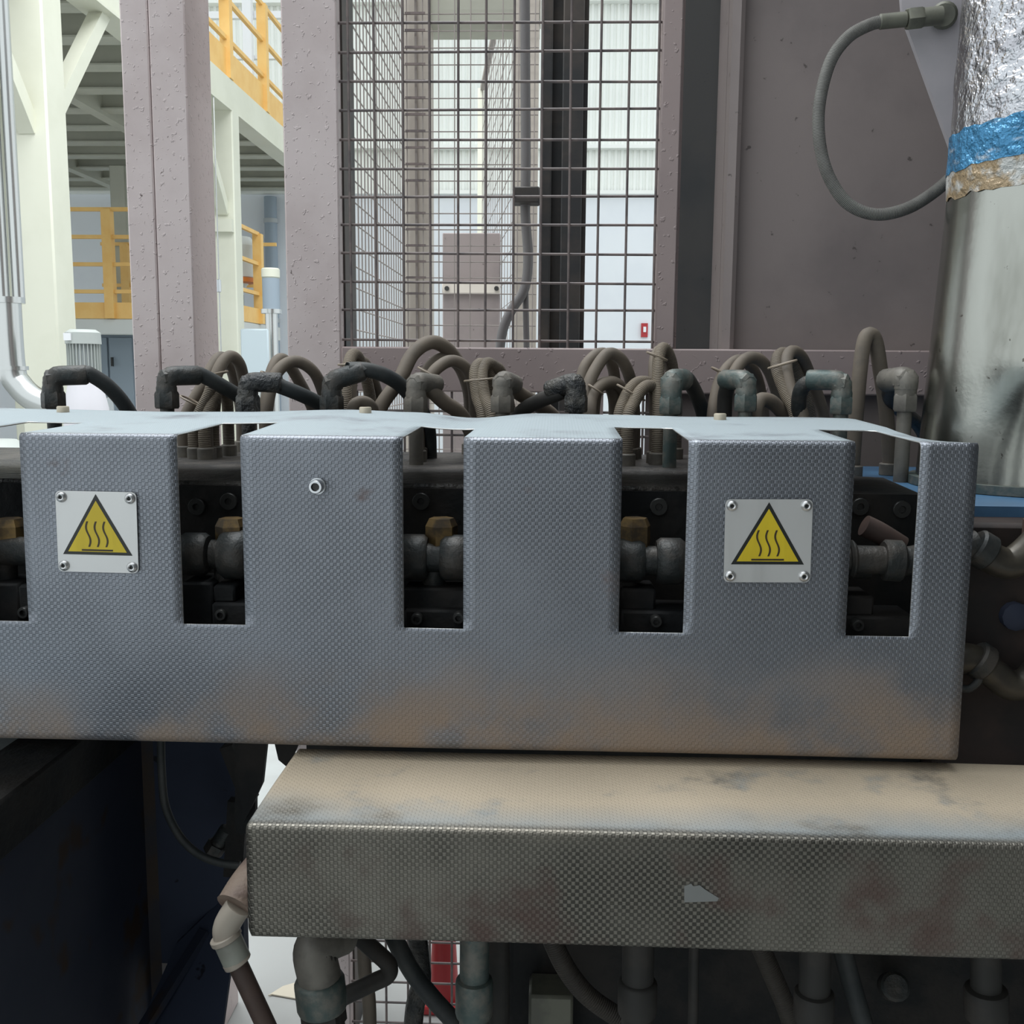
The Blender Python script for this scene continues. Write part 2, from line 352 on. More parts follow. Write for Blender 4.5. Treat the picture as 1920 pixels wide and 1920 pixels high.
# silver duct, motor, cabinet, tank, chains on the left
q = at(10, 500, 5.2); dv = thing('ventilation_duct', (q.x, q.y, 0), 'shiny silver ventilation duct bending to the right at far left edge', 'duct')
zt_ = at(0, 0, 5.2).z+.3; zf = at(10, 563, 5.2).z; ze = at(10, 690, 5.2).z
mk('upper_pipe', M().cyl((q.x-.02, q.y, zf), (q.x-.02, q.y, zt_), .032), 'silver', dv); mk('upper_pipe', M().cyl((q.x+.045, q.y+.03, zf), (q.x+.045, q.y+.03, zt_), .03), 'silver', dv)
mk('flange', M().cyl((q.x, q.y, zf-.015), (q.x, q.y, zf+.015), .085), 'silver', dv)
mk('flange', M().cyl((q.x+.01, q.y, ze-.01), (q.x+.01, q.y, ze+.01), .075), 'silver', dv)
e1 = at(85, 765, 5.2)
mk('lower_bend', M().tube([(q.x, q.y, zf), (q.x+.005, q.y, ze), (q.x+.04, q.y, ze-.09), (q.x+.12, q.y, ze-.16), (q.x+.26, q.y, ze-.20), (q.x+.5, q.y, ze-.21)], .066, 20, 6), 'silver', dv)
q = at(157, 660, 5.0); mo = thing('electric_motor', (q.x, q.y, 0), 'pale grey finned electric motor on a white conical base', 'motor')
z0, z1, z2, z3 = at(157, 765, 5).z, at(157, 708, 5).z, at(157, 645, 5).z, at(157, 618, 5).z
mk('pedestal', B((q.x-.11, q.y-.11, 0), (q.x+.11, q.y+.11, z0-.25)), 'motor_grey', mo)
mk('base', M().lathe((q.x, q.y, z0-.25), (q.x, q.y, z1), [(0, .115), (.25, .105), (.32, .09), (z1-z0+.25, .075)]), 'lilac_white', mo)
mk('stator', M().cyl((q.x, q.y, z1), (q.x, q.y, z2), .066), 'grey_paint', mo)
for k in range(28):
    a = 2*math.pi*k/28; mk('fin', M().bar((q.x+math.cos(a)*.072, q.y+math.sin(a)*.072, z1+.01), (q.x+math.cos(a)*.072, q.y+math.sin(a)*.072, z2), .004, .014, (math.cos(a), math.sin(a), 0)), 'motor_grey', mo)
mk('fan_cowl', M().lathe((q.x, q.y, z2), (q.x, q.y, z3), [(0, .084), (z3-z2-.015, .082), (z3-z2, .06)]), 'motor_grey', mo)
mk('rating_plate', B((q.x-.055, q.y-.09, z3-.055), (q.x-.02, q.y-.08, z3-.02)), 'white_plastic', mo)
# the second finned motor lower left, seen past the cover's end
q = at(-10, 870, 4.2); m2 = thing('gearbox_motor', (q.x, q.y, 0), 'grey ribbed gearbox motor low at the left edge behind the cover', 'motor')
z0, z1 = at(0, 900, 4.2).z, at(0, 838, 4.2).z
mk('housing', M().lathe((q.x, q.y, 0), (q.x, q.y, 3), [(0, .16), (z0, .16), (z0+.03, .13), (z1, .13), (z1+.03, .09)]), 'motor_grey', m2)
for k in range(22):
    a = -math.pi*k/21; mk('fin', M().bar((q.x+math.cos(a)*.137, q.y+math.sin(a)*.137, z0+.03), (q.x+math.cos(a)*.137, q.y+math.sin(a)*.137, z1), .006, .02, (math.cos(a), math.sin(a), 0)), 'motor_grey', m2)
A, Bq = at(108, 770, 11.6), at(250, 628, 11.6)
cb = thing('control_cabinet', ((A.x+Bq.x)/2, 11.9, 0), 'blue-grey control cabinet under the walkway platform', 'cabinet')
mk('body', B((A.x, 11.62, 0), (Bq.x, 12.3, Bq.z), .01), 'cabinet_blue', cb)
mid = at(205, 700, 11.6).x
mk('door', B((A.x+.02, 11.59, .1), (mid-.01, 11.62, Bq.z-.03), .005), 'cabinet_blue', cb); mk('door', B((mid+.01, 11.59, .1), (Bq.x-.02, 11.62, Bq.z-.03), .005), 'cabinet_blue', cb)
mk('handle', B((mid+.04, 11.56, at(210, 670, 11.6).z-.1), (mid+.06, 11.59, at(210, 670, 11.6).z)), 'screw_dark', cb)
q = at(440, 520, 12.2); tk = thing('hopper_tank', (q.x, q.y, 0), 'round steel hopper tank with orange ring on the walkway platform', 'tank')
zz = lambda y: at(440, y, 12.2).z
mk('shell', M().lathe((q.x, q.y, 0), (q.x, q.y, 1), [(zz(555), .08), (zz(535), .14), (zz(520), .24), (zz(470), .25), (zz(462), .26), (zz(445), .20)]), 'pale_grey', tk)
mk('orange_ring', M().lathe((q.x, q.y, 0), (q.x, q.y, 1), [(zz(532), .19), (zz(530), .26), (zz(522), .26), (zz(521), .19)]), 'orange', tk)
mk('stand', M().cyl((q.x, q.y, zp), (q.x, q.y, zz(553)), .10), 'screw_dark', tk)
mk('valve', M().cyl((q.x-.2, q.y-.22, zz(520)), (q.x-.2, q.y-.22, zz(490)), .05), 'blue_paint', tk)
q = at(508, 540, 8.5); dr = thing('blue_filter_canister', (q.x, q.y, 0), 'blue and cream upright filter canister beside the walkway end', 'canister')
zz = lambda y: at(508, y, 8.5).z
mk('pipe', M().cyl((q.x, q.y, 0), (q.x, q.y, zz(585)), .05), 'silver', dr); mk('flange', M().cyl((q.x, q.y, zz(588)), (q.x, q.y, zz(580)), .085), 'silver', dr)
mk('body', M().cyl((q.x, q.y, zz(580)), (q.x, q.y, zz(522)), .07), 'cabinet_blue', dr); mk('cap', M().cyl((q.x, q.y, zz(522)), (q.x, q.y, zz(503)), .075, ch=.01), 'cream', dr)
q = at(480, 670, 8.0); nb = thing('notice_board', (q.x, 8, 0), 'pale blue notice board under the walkway end', 'board')
mk('panel', B((q.x-.12, 8, q.z-.22), (q.x+.10, 8.03, q.z+.22), .01), 'far_glass', nb); mk('stand', B((q.x-.03, 8.03, 0), (q.x+.01, 8.06, q.z+.1)), 'pale_grey', nb)
ch = thing('lifting_chain', (-3.14, 9.7, 0), 'thin steel chains hanging beside the far cream column', 'chain')
for p in (400, 405, 411):
    c = atx(p, 540, -3.16)
    mk('chain_strand', M().cyl((c.x, c.y, 0), (c.x, c.y, zb0-.01), .006, 6), 'silver', ch)
    mk('chain_hook', M().cyl(c-V((0, 0, .04)), c+V((0, 0, .08)), .018, 8, .006), 'zinc', ch)
c = at(508, 400, 14.9); dp = thing('downpipe', (c.x, 14.93, 0), 'blue-grey downpipe on the far wall beside the fence', 'pipe')
mk('pipe', M().cyl((c.x, 14.88, 0), (c.x, 14.88, ZC-.1), .09, 14), 'cabinet_blue', dp)
for zz_ in (2.2, 3.6): mk('pipe_clip', M().cyl((c.x, 14.88, zz_), (c.x, 14.88, zz_+.06), .1, 14), 'grey_paint', dp)
# white roof frame far behind the upper railing
rf = thing('roof_frame', at(462, 200, 13.5), 'white steel frame behind the upper railing', 'frame')
a, b = at(458, 190, 13.5), at(470, 22, 13.5); mk('upright', B((a.x, 13.5, zb1), (b.x, 13.6, b.z+.3)), 'white_plastic', rf)
a, b = at(378, 28, 13.5), at(540, 14, 13.5); mk('crossbar', B((a.x, 13.62, a.z), (b.x, 13.7, b.z)), 'white_plastic', rf)
a, b = at(378, 105, 13.5), at(540, 98, 13.5); mk('crossbar', B((a.x, 13.62, a.z), (b.x, 13.7, b.z)), 'white_plastic', rf)

# ================================================================ brown post and guard fence
YFN = 2.1
ps = thing('steel_post', (-.80, 2.17, 0), 'brown blistered square steel post left of the guard fence', 'post')
mk('front_angle', B((-.868, YFN, 0), (-.812, YFN+.15, 3.2), .003), 'lit_blister_paint', ps); mk('front_channel', B((-.8105, YFN, 0), (-.7375, YFN+.15, 3.2), .003), 'lit_blister_paint', ps)
fn = thing('guard_fence', (.1, YFN, 0), 'brown painted guard fence with square wire mesh window', 'fence')
xl0, xl1, xr0, xr1 = -.5465, -.4365, .201, .24
zr0, zr1 = 1.462, 1.552
mk('stile', B((xl0, YFN, 0), (xl1, YFN+.15, 3.2), .003), 'lit_blister_paint', fn)
xs = (at(1360, 300, YFN+.06).x+at(1385, 300, YFN+.06).x)/2
mk('dark_reveal', B((xl1, YFN+.035, 0), (xl1+.004, YFN+.15, 3.2)), 'black_steel', fn)  # thin dark strip laid over the stile's inner face
mk('stile', B((xr0, YFN, zr1), (xr1, YFN+.06, 3.2), .003), 'brown_paint', fn)
mk('bottom_rail', B((xl1, YFN, zr0), (1.5, YFN+.05, zr1), .003), 'brown_paint', fn)
mk('lower_stile', B((.06, YFN+.005, 0), (.10, YFN+.045, zr0), .003), 'brown_paint', fn)
mk('shaded_recess', B((xr1-.01, YFN+.20, zr1-.02), (xs+.02, YFN+.21, 3.2)), 'recess_shade', fn)  # set deep and coloured dark to stand for shade behind the stile
mk('solid_panel', B((xs-.014, YFN+.075, zr1-.02), (1.5, YFN+.085, 3.2)), 'brown_panel', fn)
mk('lower_panel', B((.19, YFN+.05, 0), (1.5, YFN+.06, zr0+.02)), 'brown_panel', fn)
mk('panel_rib', M().add([(xs+dx, YFN+.075-dy, z) for z in (zr1, 3.2) for dx, dy in ((-.016, -.1), (-.012, .035), (.004, .042), (.013, .035), (.018, 0))], [(i, i+1, i+6, i+5) for i in range(4)]), 'brown_panel', fn)
mk('panel_fold', B((xr1, YFN+.06, zr1), (xr1+.01, YFN+.08, 3.2)), 'brown_paint', fn)
R = .0027
for k, px in enumerate([652, 700, 752, 803, 855, 907, 960, 1011, 1065, 1119, 1173, 1227]):
    X = at(px+4, 330, YFN+.012).x; mk('mesh_wire', M().cyl((X, YFN+.012, zr1-.005), (X+random.uniform(-.004, .004), YFN+.012, 3.0), R, 8), 'wire', fn)
for py in [638, 582, 529, 475, 422, 370, 317, 262, 207, 152, 98, 42, -14, -70]:
    Z = at(850, py, YFN+.018).z; mk('mesh_wire', M().cyl((xl1-.005, YFN+.018, Z), (xr0+.005, YFN+.018, Z+random.uniform(-.003, .003)), R, 8), 'wire', fn)
# lower mesh, two bays, under the rail
for X in [xl1+.03+.049*k for k in range(13)]: mk('mesh_wire', M().cyl((X, YFN+.012, .05), (X, YFN+.012, zr0+.005), R, 8), 'wire', fn)
for Z in [.05+.049*k for k in range(29)]: mk('mesh_wire', M().cyl((xl1-.005, YFN+.018, Z), (.195, YFN+.018, Z), R, 6), 'wire', fn)
# red pole behind the lower mesh
tc_ = thing('traffic_cone', (-.245, 2.27, 0), 'slim red traffic cone behind the lower wire mesh', 'cone')
mk('cone_body', M().lathe((-.245, 2.27, 0), (-.245, 2.27, 1), [(.02, .036), (.45, .014), (.62, .008)], 20), 'red', tc_); mk('base', B((-.295, 2.22, 0), (-.195, 2.32, .02), .004), 'red', tc_)
mk('cardboard_scrap', M().prism([atz(x, y, .002) for x, y in ((503, 1868), (530, 1851), (560, 1842), (600, 1843), (645, 1850), (645, 1884), (590, 1880), (545, 1872), (510, 1866))], (0, 0, .003)), 'pale_stain', None, 'tan cardboard scrap lying on the pale floor', 'cardboard')

# ---------------------------------------------------------------- rear wire enclosure
YR = 3.8
en = thing('wire_enclosure', (0, YR, 0), 'beige framed wire mesh enclosure behind the guard fence', 'fence')
xa0, xa1 = at(753, 300, YR).x, at(806, 300, YR).x; xb0, xb1 = at(962, 300, YR).x, at(1008, 300, YR).x
mk('column', M().box((xa0, YR+.02, 0), (xa1, YR+.12, 3.6)), 'beige_paint', en)
mk('column', M().box((xb0, YR+.02, 0), (xb1, YR+.12, 3.6)), 'beige_paint', en)
mk('column_groove', B(((xa0+xa1)/2-.004, YR+.012, 0), ((xa0+xa1)/2+.004, YR+.022, 3.6)), 'wire_far', en)
ztop = at(880, 40, YR).z; mk('top_beam', B((xa0, YR+.03, ztop), (xb1, YR+.2, ztop+.10)), 'cream_under', en); mk('top_beam', B((xa0, YR+.2, ztop+.10), (xb1, YR+.4, ztop+.22)), 'beige_paint', en)
wm = M(); P = .057
for k in range(10): wm.cyl((xa0+.02+P*k, YR, 0), (xa0+.02+P*k, YR, 3.4), .0022, 5)
for k in range(60): wm.cyl((xa0, YR+.006, .02+P*k), (xb1, YR+.006, .02+P*k), .0022, 5)
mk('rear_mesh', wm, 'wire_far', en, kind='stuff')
for k in range(24, 56):
    if k % 1 == 0: mk('mesh_clip', B(((xa0+xa1)/2-.036, YR-.008, .016+P*k), ((xa0+xa1)/2+.036, YR-.002, .024+P*k)), 'wire', en)
wm = M(); xsid = xa0+.004
for k in range(29): wm.cyl((xsid, 2.3+.053*k, 0), (xsid, 2.3+.053*k, 3.4), .0022, 5)
for k in range(60): wm.cyl((xsid+.006, 2.26, .02+P*k), (xsid+.006, YR, .02+P*k), .0022, 5)
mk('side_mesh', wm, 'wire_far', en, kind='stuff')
# further fence with door behind it
YD = 5.2
dg = thing('machine_door', at(884, 700, YD), 'brown panelled door of the machine seen through the mesh', 'door')
a, b = at(830, 660, YD), at(938, 437, YD); zm0, zm1 = at(880, 551, YD).z, at(880, 531, YD).z
mk('lower_panel', B((a.x, YD, .1), (b.x, YD+.05, zm0), .004), 'brown_panel', dg); mk('upper_panel', B((a.x, YD, zm1), (b.x, YD+.05, b.z), .004), 'brown_panel', dg); mk('cross_band', B((a.x, YD-.02, zm0), (b.x, YD+.05, zm1), .004), 'beige_paint', dg)
for p in (838, 931): c = at(p, 541, YD-.02); mk('bolt', M().cyl((c.x, YD-.03, c.z), (c.x, YD-.02, c.z), .012, 8), 'screw_dark', dg)
fx = thing('far_mesh_panel', at(900, 700, 7), 'narrow wire mesh panel on a pale yellow column behind the enclosure', 'fence')
a, b = at(894, 700, 7), at(906, 165, 7); mk('column', B((a.x, 7, 0), (b.x, 7.06, b.z)), 'cream', fx)
wm = M(); fa, fb = at(903, 700, 7), at(962, 700, 4.6); ztf = b.z; fa.z = fb.z = 0; fd = fb-fa
for k in range(15): wm.cyl(fa+fd*(k/14), fa+fd*(k/14)+V((0, 0, ztf)), .002, 4)
for k in range(28): wm.cyl(fa+V((0, 0, .1+.115*k)), fb+V((0, 0, .1+.115*k)), .002, 4)
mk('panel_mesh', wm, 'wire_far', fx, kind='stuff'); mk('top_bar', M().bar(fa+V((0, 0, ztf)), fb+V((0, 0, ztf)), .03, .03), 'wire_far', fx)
# black beam, conduit and clamp
YK = 2.75; a, b = at(1012, 300, YK), at(1092, 300, YK)
bb = thing('black_beam', ((a.x+b.x)/2, YK+.1, 0), 'black grimy steel beam standing behind the wire mesh', 'beam')
xm = at(1053, 300, YK).x
mk('flange', B((xm, YK, 0), (b.x, YK+.02, 3.6), .003), 'black_steel', bb); mk('web', B((a.x+.03, YK+.06, 0), (xm+.005, YK+.08, 3.6)), 'black_steel', bb); mk('flange', B((a.x, YK+.02, 0), (a.x+.03, YK+.14, 3.6), .003), 'black_steel', bb); mk('edge_strip', B((b.x, YK+.03, 0), (b.x+.012, YK+.05, 3.6)), 'black_steel', bb)
cu = thing('cable_conduit', at(985, 650, 2.68), 'grey cable conduit clamped beside the black beam', 'conduit')
mk('conduit_pipe', M().tube([at(984, -40, 2.68), at(985, 150, 2.68), at(986, 300, 2.68), at(985, 400, 2.68), at(990, 480, 2.68), at(984, 540, 2.68), at(960, 580, 2.68), at(944, 615, 2.68), at(937, 660, 2.68), at(937, 720, 2.68)], .0125, 12, 6), 'conduit', cu)
mk('branch_pipe', M().cyl(at(985, 540, 2.7), at(988, 690, 2.7), .008, 10), 'conduit', cu)
a, b = at(962, 382, 2.66), at(1012, 352, 2.66); mk('clamp', B((a.x, 2.64, a.z), (b.x, 2.70, b.z), .003), 'black_steel', cu)
a, b = at(1202, 632, 14.95), at(1215, 606, 14.95); rs = thing('fire_sign', ((a.x+b.x)/2, 14.9, a.z), 'small red fire sign on the far white wall', 'sign')
mk('panel', B((a.x, 14.96, a.z), (b.x, 15.0, b.z)), 'red', rs); mk('white_mark', B((a.x+.03, 14.94, a.z+.07), (b.x-.025, 14.96, b.z-.05)), 'white_plastic', rs)

# ================================================================ silver duct on the right, gusset, hose loop
YDU = 1.62; RD = .14
dcx = at(1790, 330, YDU).x+RD*1.0
du = thing('insulated_duct', (dcx, YDU, 1.33), 'foil wrapped silver duct with blue and tan tape at right edge', 'duct')
zD = lambda y: at(1790, y, YDU-.06).z
def ringmesh(za, zb, r0_, r1_, n=72, nz=24, jag=0, tilt=0, bulge=False, crump=0):
    mb = M(); vs = []; rnd = random.Random(3)
    ja = [rnd.uniform(-jag, jag) for _ in range(n)]; jb = [rnd.uniform(-jag, jag) for _ in range(n)]
    for i in range(nz+1):
        t = i/nz
        for k in range(n):
            an = 2*math.pi*k/n; lo = za+ja[k]+tilt*math.cos(an); hi = zb+jb[k]+tilt*math.cos(an); zz_ = lo+(hi-lo)*t
            r = r0_+(r1_-r0_)*t + crump*(math.sin(7*an+31*zz_)*math.sin(53*zz_+3*an)+.6*math.sin(13*an-47*zz_))
            if bulge:
                d2 = ((an-4.30)/.30)**2+((zz_-zD(670))/.075)**2; r += .030*math.exp(-d2)
            vs.append((dcx+math.cos(an)*r, YDU+math.sin(an)*r, zz_))
    fs = [(i*n+k, i*n+(k+1) % n, (i+1)*n+(k+1) % n, (i+1)*n+k) for i in range(nz) for k in range(n)]
    return mb.add(vs, fs)
zbse = 1.345
mk('lower_pipe', ringmesh(zbse, zD(330), RD+.022, RD, bulge=True, nz=40), 'duct_steel', du)
mk('foil_wrap', ringmesh(zD(262), 2.4, RD+.001, RD-.008, nz=60, crump=.0012), 'foil', du)
mk('blue_tape', ringmesh(zD(292), zD(215), RD+.004, RD+.003, jag=.003, tilt=.012, crump=.001), 'blue_tape', du)
mk('tan_tape', ringmesh(zD(352), zD(285), RD+.0025, RD+.0032, jag=.004, tilt=.006, crump=.0008), 'tan_tape', du)
mk('base_flange', ringmesh(1.333, 1.345, RD+.034, RD+.034, nz=2), 'green_fitting', du)
mk('base_disc', M().cyl((dcx, YDU, 1.338), (dcx, YDU, 1.346), RD+.034, 48), 'green_fitting', du)
YG = 1.88
gs = thing('gusset_plate', at(1790, 300, YG), 'tapered pale lilac gusset plate behind the silver duct', 'plate')
mk('plate', M().prism([at(1688, -40, YG), at(1692, 20, YG), at(1700, 48, YG), at(1793, 305, YG), at(1850, 300, YG), at(1860, -40, YG)], (0, .012, 0)), 'gusset', gs)
mk('boss', M().cyl(at(1770, 28, YG-.02), at(1772, 28, YG)+V((0, .005, 0)), .022, 20, .004), 'olive_fitting', gs)
hl = thing('braided_hose', at(1650, 410, YG-.05), 'grey braided hose looping from the gusset plate fitting to the duct', 'hose')
Yh = YG-.035
mk('hose', M().tube([at(1660, 40, Yh), at(1632, 46, Yh), at(1590, 70, Yh), at(1556, 118, Yh), at(1536, 200, Yh), at(1538, 275, Yh), at(1556, 335, Yh), at(1590, 382, Yh), at(1640, 402, Yh), at(1695, 393, Yh), at(1745, 365, Yh), at(1795, 322, Yh), at(1840, 270, Yh)], .0105, 14, 8), 'braided_hose', hl)
mk('ferrule', M().cyl(at(1648, 41, Yh), at(1700, 36, Yh), .0125, 18, .002), 'olive_fitting', hl)
mk('nut', M().lathe(at(1700, 36, Yh), at(1728, 33, Yh), [(0, .017), (.003, .019), (.022, .019), (.026, .017)], 6), 'olive_fitting', hl)
mk('adapter', M().cyl(at(1724, 33, Yh), at(1765, 29, Yh), .015, 14), 'olive_fitting', hl)

# ================================================================ machine body under the cover
ZT = 1.345
bd = thing('manifold_block', (0, 1.6, .96), 'black grimy machine block behind the embossed cover', 'machine')
mk('block', M().prism([(-1.25, 1.37, 1.0), (.49, 1.37, 1.0), (.51, 1.60, 1.0), (.40, 1.65, 1.0), (.28, 1.93, 1.0), (-1.25, 1.93, 1.0)], (0, 0, ZT-1.0)), 'body_black', bd)
mk('grime_ledge', B((-1.25, 1.375, ZT-.006), (.28, 1.935, ZT+.006), .004), 'body_grime', bd)
mk('side_block', B((.5, 1.30, .9), (1.3, 1.75, 1.318), .006), 'body_dark', bd)
mk('blue_plate', M().prism([(.512, 1.36, 1.318), (1.3, 1.36, 1.318), (1.3, 1.95, 1.318), (.285, 1.95, 1.318), (.42, 1.66, 1.318), (.53, 1.61, 1.318)], (0, 0, .014)), 'blue_paint', bd, label='blue painted base plate')
for px, py in ((430, 940), (370, 950), (790, 940), (1235, 950), (885, 955), (1612, 950), (1690, 955)):
    c = at(px, py, 1.37); mk('screw', M().lathe((c.x, 1.37, c.z), (c.x, 1.2, c.z), [(0, .012), (.004, .012), (.005, .011), (.005, .005), (.002, .004)], 16), 'screw_dark', bd)
zpipe = at(800, 1045, 1.29).z
for k, (a, b) in enumerate(((-1.2, -.45), (-.44, -.12), (-.1, .15), (.16, .40))):
    mk('header_pipe', M().cyl((a, 1.29, zpipe), (b, 1.29, zpipe), .019, 20), 'dark_fitting', bd)
for px, r_ in ((365, .028), (440, .032), (775, .03), (852, .03), (1180, .028), (1255, .03)):
    c = at(px, 1045, 1.29); mk('union', M().lathe((c.x-.017, 1.29, zpipe), (c.x+.02, 1.29, zpipe), [(0, r_*.85), (.006, r_), (.03, r_), (.036, r_*.85)], 20), 'dark_fitting', bd)
for px in (435, 828, 1190, 20):
    c = at(px, 1000, 1.30); mk('hex_nut', M().lathe((c.x, 1.30, c.z-.022), (c.x, 1.30, c.z+.02), [(0, .021), (.032, .021), (.038, .018), (.042, .016)], 6), 'brass', bd, smooth=False)
    mk('nipple', M().cyl((c.x, 1.30, zpipe), (c.x, 1.30, c.z-.015), .012, 14), 'dark_fitting', bd)
    mk('drop_pipe', M().cyl((c.x-.01, 1.30, zpipe-.1), (c.x-.01, 1.30, zpipe), .015, 14), 'dark_fitting', bd)
zl = at(800, 1098, 1.28).z
for k, (p0, p1, y0, y1, Y) in enumerate(((-60, 34, 1095, 1175, 1.262), (36, 60, 1098, 1150, 1.258), (342, 398, 1093, 1180, 1.262), (400, 440, 1098, 1130, 1.258), (398, 470, 1132, 1185, 1.25), (755, 880, 1104, 1142, 1.27), (758, 880, 1145, 1190, 1.255), (1164, 1230, 1105, 1145, 1.27), (1164, 1300, 1148, 1200, 1.258), (1580, 1640, 1118, 1155, 1.27), (1580, 1720, 1158, 1210, 1.26))):
    a, b = at(p0, y1, Y), at(p1, y0, Y); mk('clamp_block', B((a.x, Y, a.z), (b.x, 1.33, b.z), .003), 'body_black', bd)
for px, py in ((415, 1152), (46, 1148), (782, 1160), (860, 1158), (1230, 1165), (1608, 1172)):
    c = at(px, py, 1.25); mk('socket_screw', M().lathe((c.x, 1.262, c.z), (c.x, 1.2, c.z), [(0, .0075), (.016, .0075), (.0175, .0065), (.0175, .004), (.011, .0035)], 16), 'screw_dark', bd)
mk('dark_backing', B((-.335, 1.34, .9), (.5, 1.40, 1.01), .003), 'body_black', bd)  # black backing added to darken the gap behind the channel cover
mk('lower_beam', B((-1.25, 1.33, 1.005), (1.3, 1.6, 1.10), .005), 'body_dark', bd)
# pipes leaving to the right of the cover
def pipe_elbow(label, pts, r, Y, mt, unions, name='pipe_elbow', mtu='dark_fitting', grp='pipe elbows right of the cover'):
    P_ = [at(x, y, Y) if len(q_) == 2 else at(x, y, q_[2]) for q_ in pts for x, y in [q_[:2]]]
    t_ = thing(name, P_[0], label, 'pipe', grp); mk('pipe', M().tube(P_, r, 18, 8), mt, t_)
    for (xa, ya, xb, yb, ru) in unions: mk('union', M().cyl(at(xa, ya, Y), at(xb, yb, Y), ru, 20, .003), mtu, t_)
    return t_
pipe_elbow('brown brass pipe elbow at right of the cover, upper of two', [(1560, 1048), (1640, 1050), (1700, 1052), (1770, 1035), (1832, 1021)], .018, 1.27, 'dark_fitting', [(1655, 1050, 1692, 1052, .026), (1826, 1022, 1856, 1040, .023), (1590, 1048, 1602, 1048, .024)])
mk('elbow', M().tube([at(*q_, 1.27) for q_ in ((1836, 1026), (1862, 1048), (1892, 1056), (1920, 1040), (1960, 1000))], .0195, 18, 8), 'bronze_fitting', [o_ for o_ in sc.objects if o_.name == 'pipe_elbow'][0])
pipe_elbow('grey brown pipe elbow at right of the cover, lower of two', [(1770, 1240), (1820, 1235), (1862, 1262), (1892, 1284), (1925, 1278), (1960, 1240)], .019, 1.27, 'bronze_fitting', [(1826, 1232, 1850, 1248, .024)])
pipe_elbow('tan diagonal pipe stub inside the rightmost cover slot', [(1620, 985), (1650, 1000), (1690, 1025)], .014, 1.31, 'rusty_rod', [], name='pipe_stub', grp=None)
c = at(1912, 1160, 1.28); mk('valve_knob', M().lathe((c.x, 1.30, c.z), (c.x, 1.2, c.z), [(0, .018), (.012, .018), (.015, .014), (.017, .006)], 12), 'navy_light', bd)
c = at(1925, 1000, 1.29); mk('copper_stub', B((c.x-.003, 1.28, c.z-.02), (c.x+.05, 1.30, c.z+.02), .003), 'rusty_rod', bd)
a, b = at(1790, 1425, 1.33), at(1850, 1270, 1.33); mk('grey_plate', M().prism([at(1795, 1405, 1.31), at(1852, 1412, 1.31), at(1850, 1310, 1.31), at(1840, 1275, 1.31), at(1815, 1300, 1.31)], (0, .01, 0)), 'pale_grey', bd)
mk('grey_plate', M().prism([at(1880, 1425, 1.32), at(1902, 1425, 1.32), at(1905, 1405, 1.32), at(1886, 1382, 1.32)], (0, .01, 0)), 'pale_grey', bd)
mk('cable_stub', M().tube([at(1790, 1285, 1.26), at(1815, 1292, 1.26), at(1835, 1275, 1.26), at(1836, 1250, 1.26)], .005, 10, 6), 'black_hose', bd)

# ================================================================ embossed cover with slots
YC, ZTOP, ZBOT, YBK = 1.2, 1.425, 1.046, 1.6
slots = [(-.716, -.639), (-.4475, -.3713), (-.1778, -.1058), (.0805, .1572), (.3492, .4237)]
XL, XR = -.92, .4895
rb = .007; prof = []                   # (s, y, z, region)
NT = 26
for i in range(NT+1): t = i/NT; prof.append((YBK+(YC+rb-YBK)*t, ZTOP+.011*(1-t)**1.2))
for k in range(1, 6): a = math.pi/2*k/5; prof.append((YC+rb-rb*math.sin(a), ZTOP-rb+rb*math.cos(a)))
NF = 40
for i in range(1, NF+1): prof.append((YC, ZTOP-rb+(ZBOT+rb-ZTOP+rb)*i/NF))
rb2 = .012
for k in range(1, 6): a = math.pi/2*k/5; prof.append((YC+rb2-rb2*math.cos(a), ZBOT+rb-rb2*math.sin(a)))
prof.append((YC+.045, ZBOT+rb-rb2))
# snap rows to slot ends
yn = 1.372; zs = 1.1945
iy = min(range(NT+1), key=lambda i: abs(prof[i][0]-yn)); prof[iy] = (yn, prof[iy][1])
iz = min(range(NT+6, NT+6+NF), key=lambda i: abs(prof[i][1]-zs)); prof[iz] = (YC, zs)
S = [0]
for a, b in zip(prof, prof[1:]): S.append(S[-1]+math.hypot(b[0]-a[0], b[1]-a[1]))
ex = sorted([XL, XR]+[e for sl in slots for e in sl]); xsx = []
for a, b in zip(ex, ex[1:]): k = max(2, round((b-a)/.014)); xsx += [a+(b-a)*j/k for j in range(k)]
xsx.append(XR)
def wav(x):
    pts_ = [(-.92, .004), (-.79, .002), (-.6, 0), (-.494, .001), (-.32, .006), (-.22, .003), (-.124, -.005), (-.024, .003), (.10, .002), (.215, .000), (.38, .001), (.455, 0), (.49, -.010)]
    for (xa, za), (xb, zb_) in zip(pts_, pts_[1:]):
        if xa <= x <= xb: t = (x-xa)/(xb-xa); t = t*t*(3-2*t); return za+(zb_-za)*t
    return 0
mb = M(); vs = []
for i, (y, z) in enumerate(prof):
    for x in xsx:
        zz_, yy = z, y
        if i <= NT:
            t = 1-i/NT; zz_ += wav(x)*min(1, t*1.6)
            if x > .42: zz_ -= .006*math.sin(math.pi*min(1, max(0, (t-.02)/.6)))*((x-.42)/.07)
        else: yy += .0012*math.sin(9*x+6*z)*math.sin(14*z)
        vs.append((x, yy, zz_))
nx = len(xsx); fs = []; uv = []
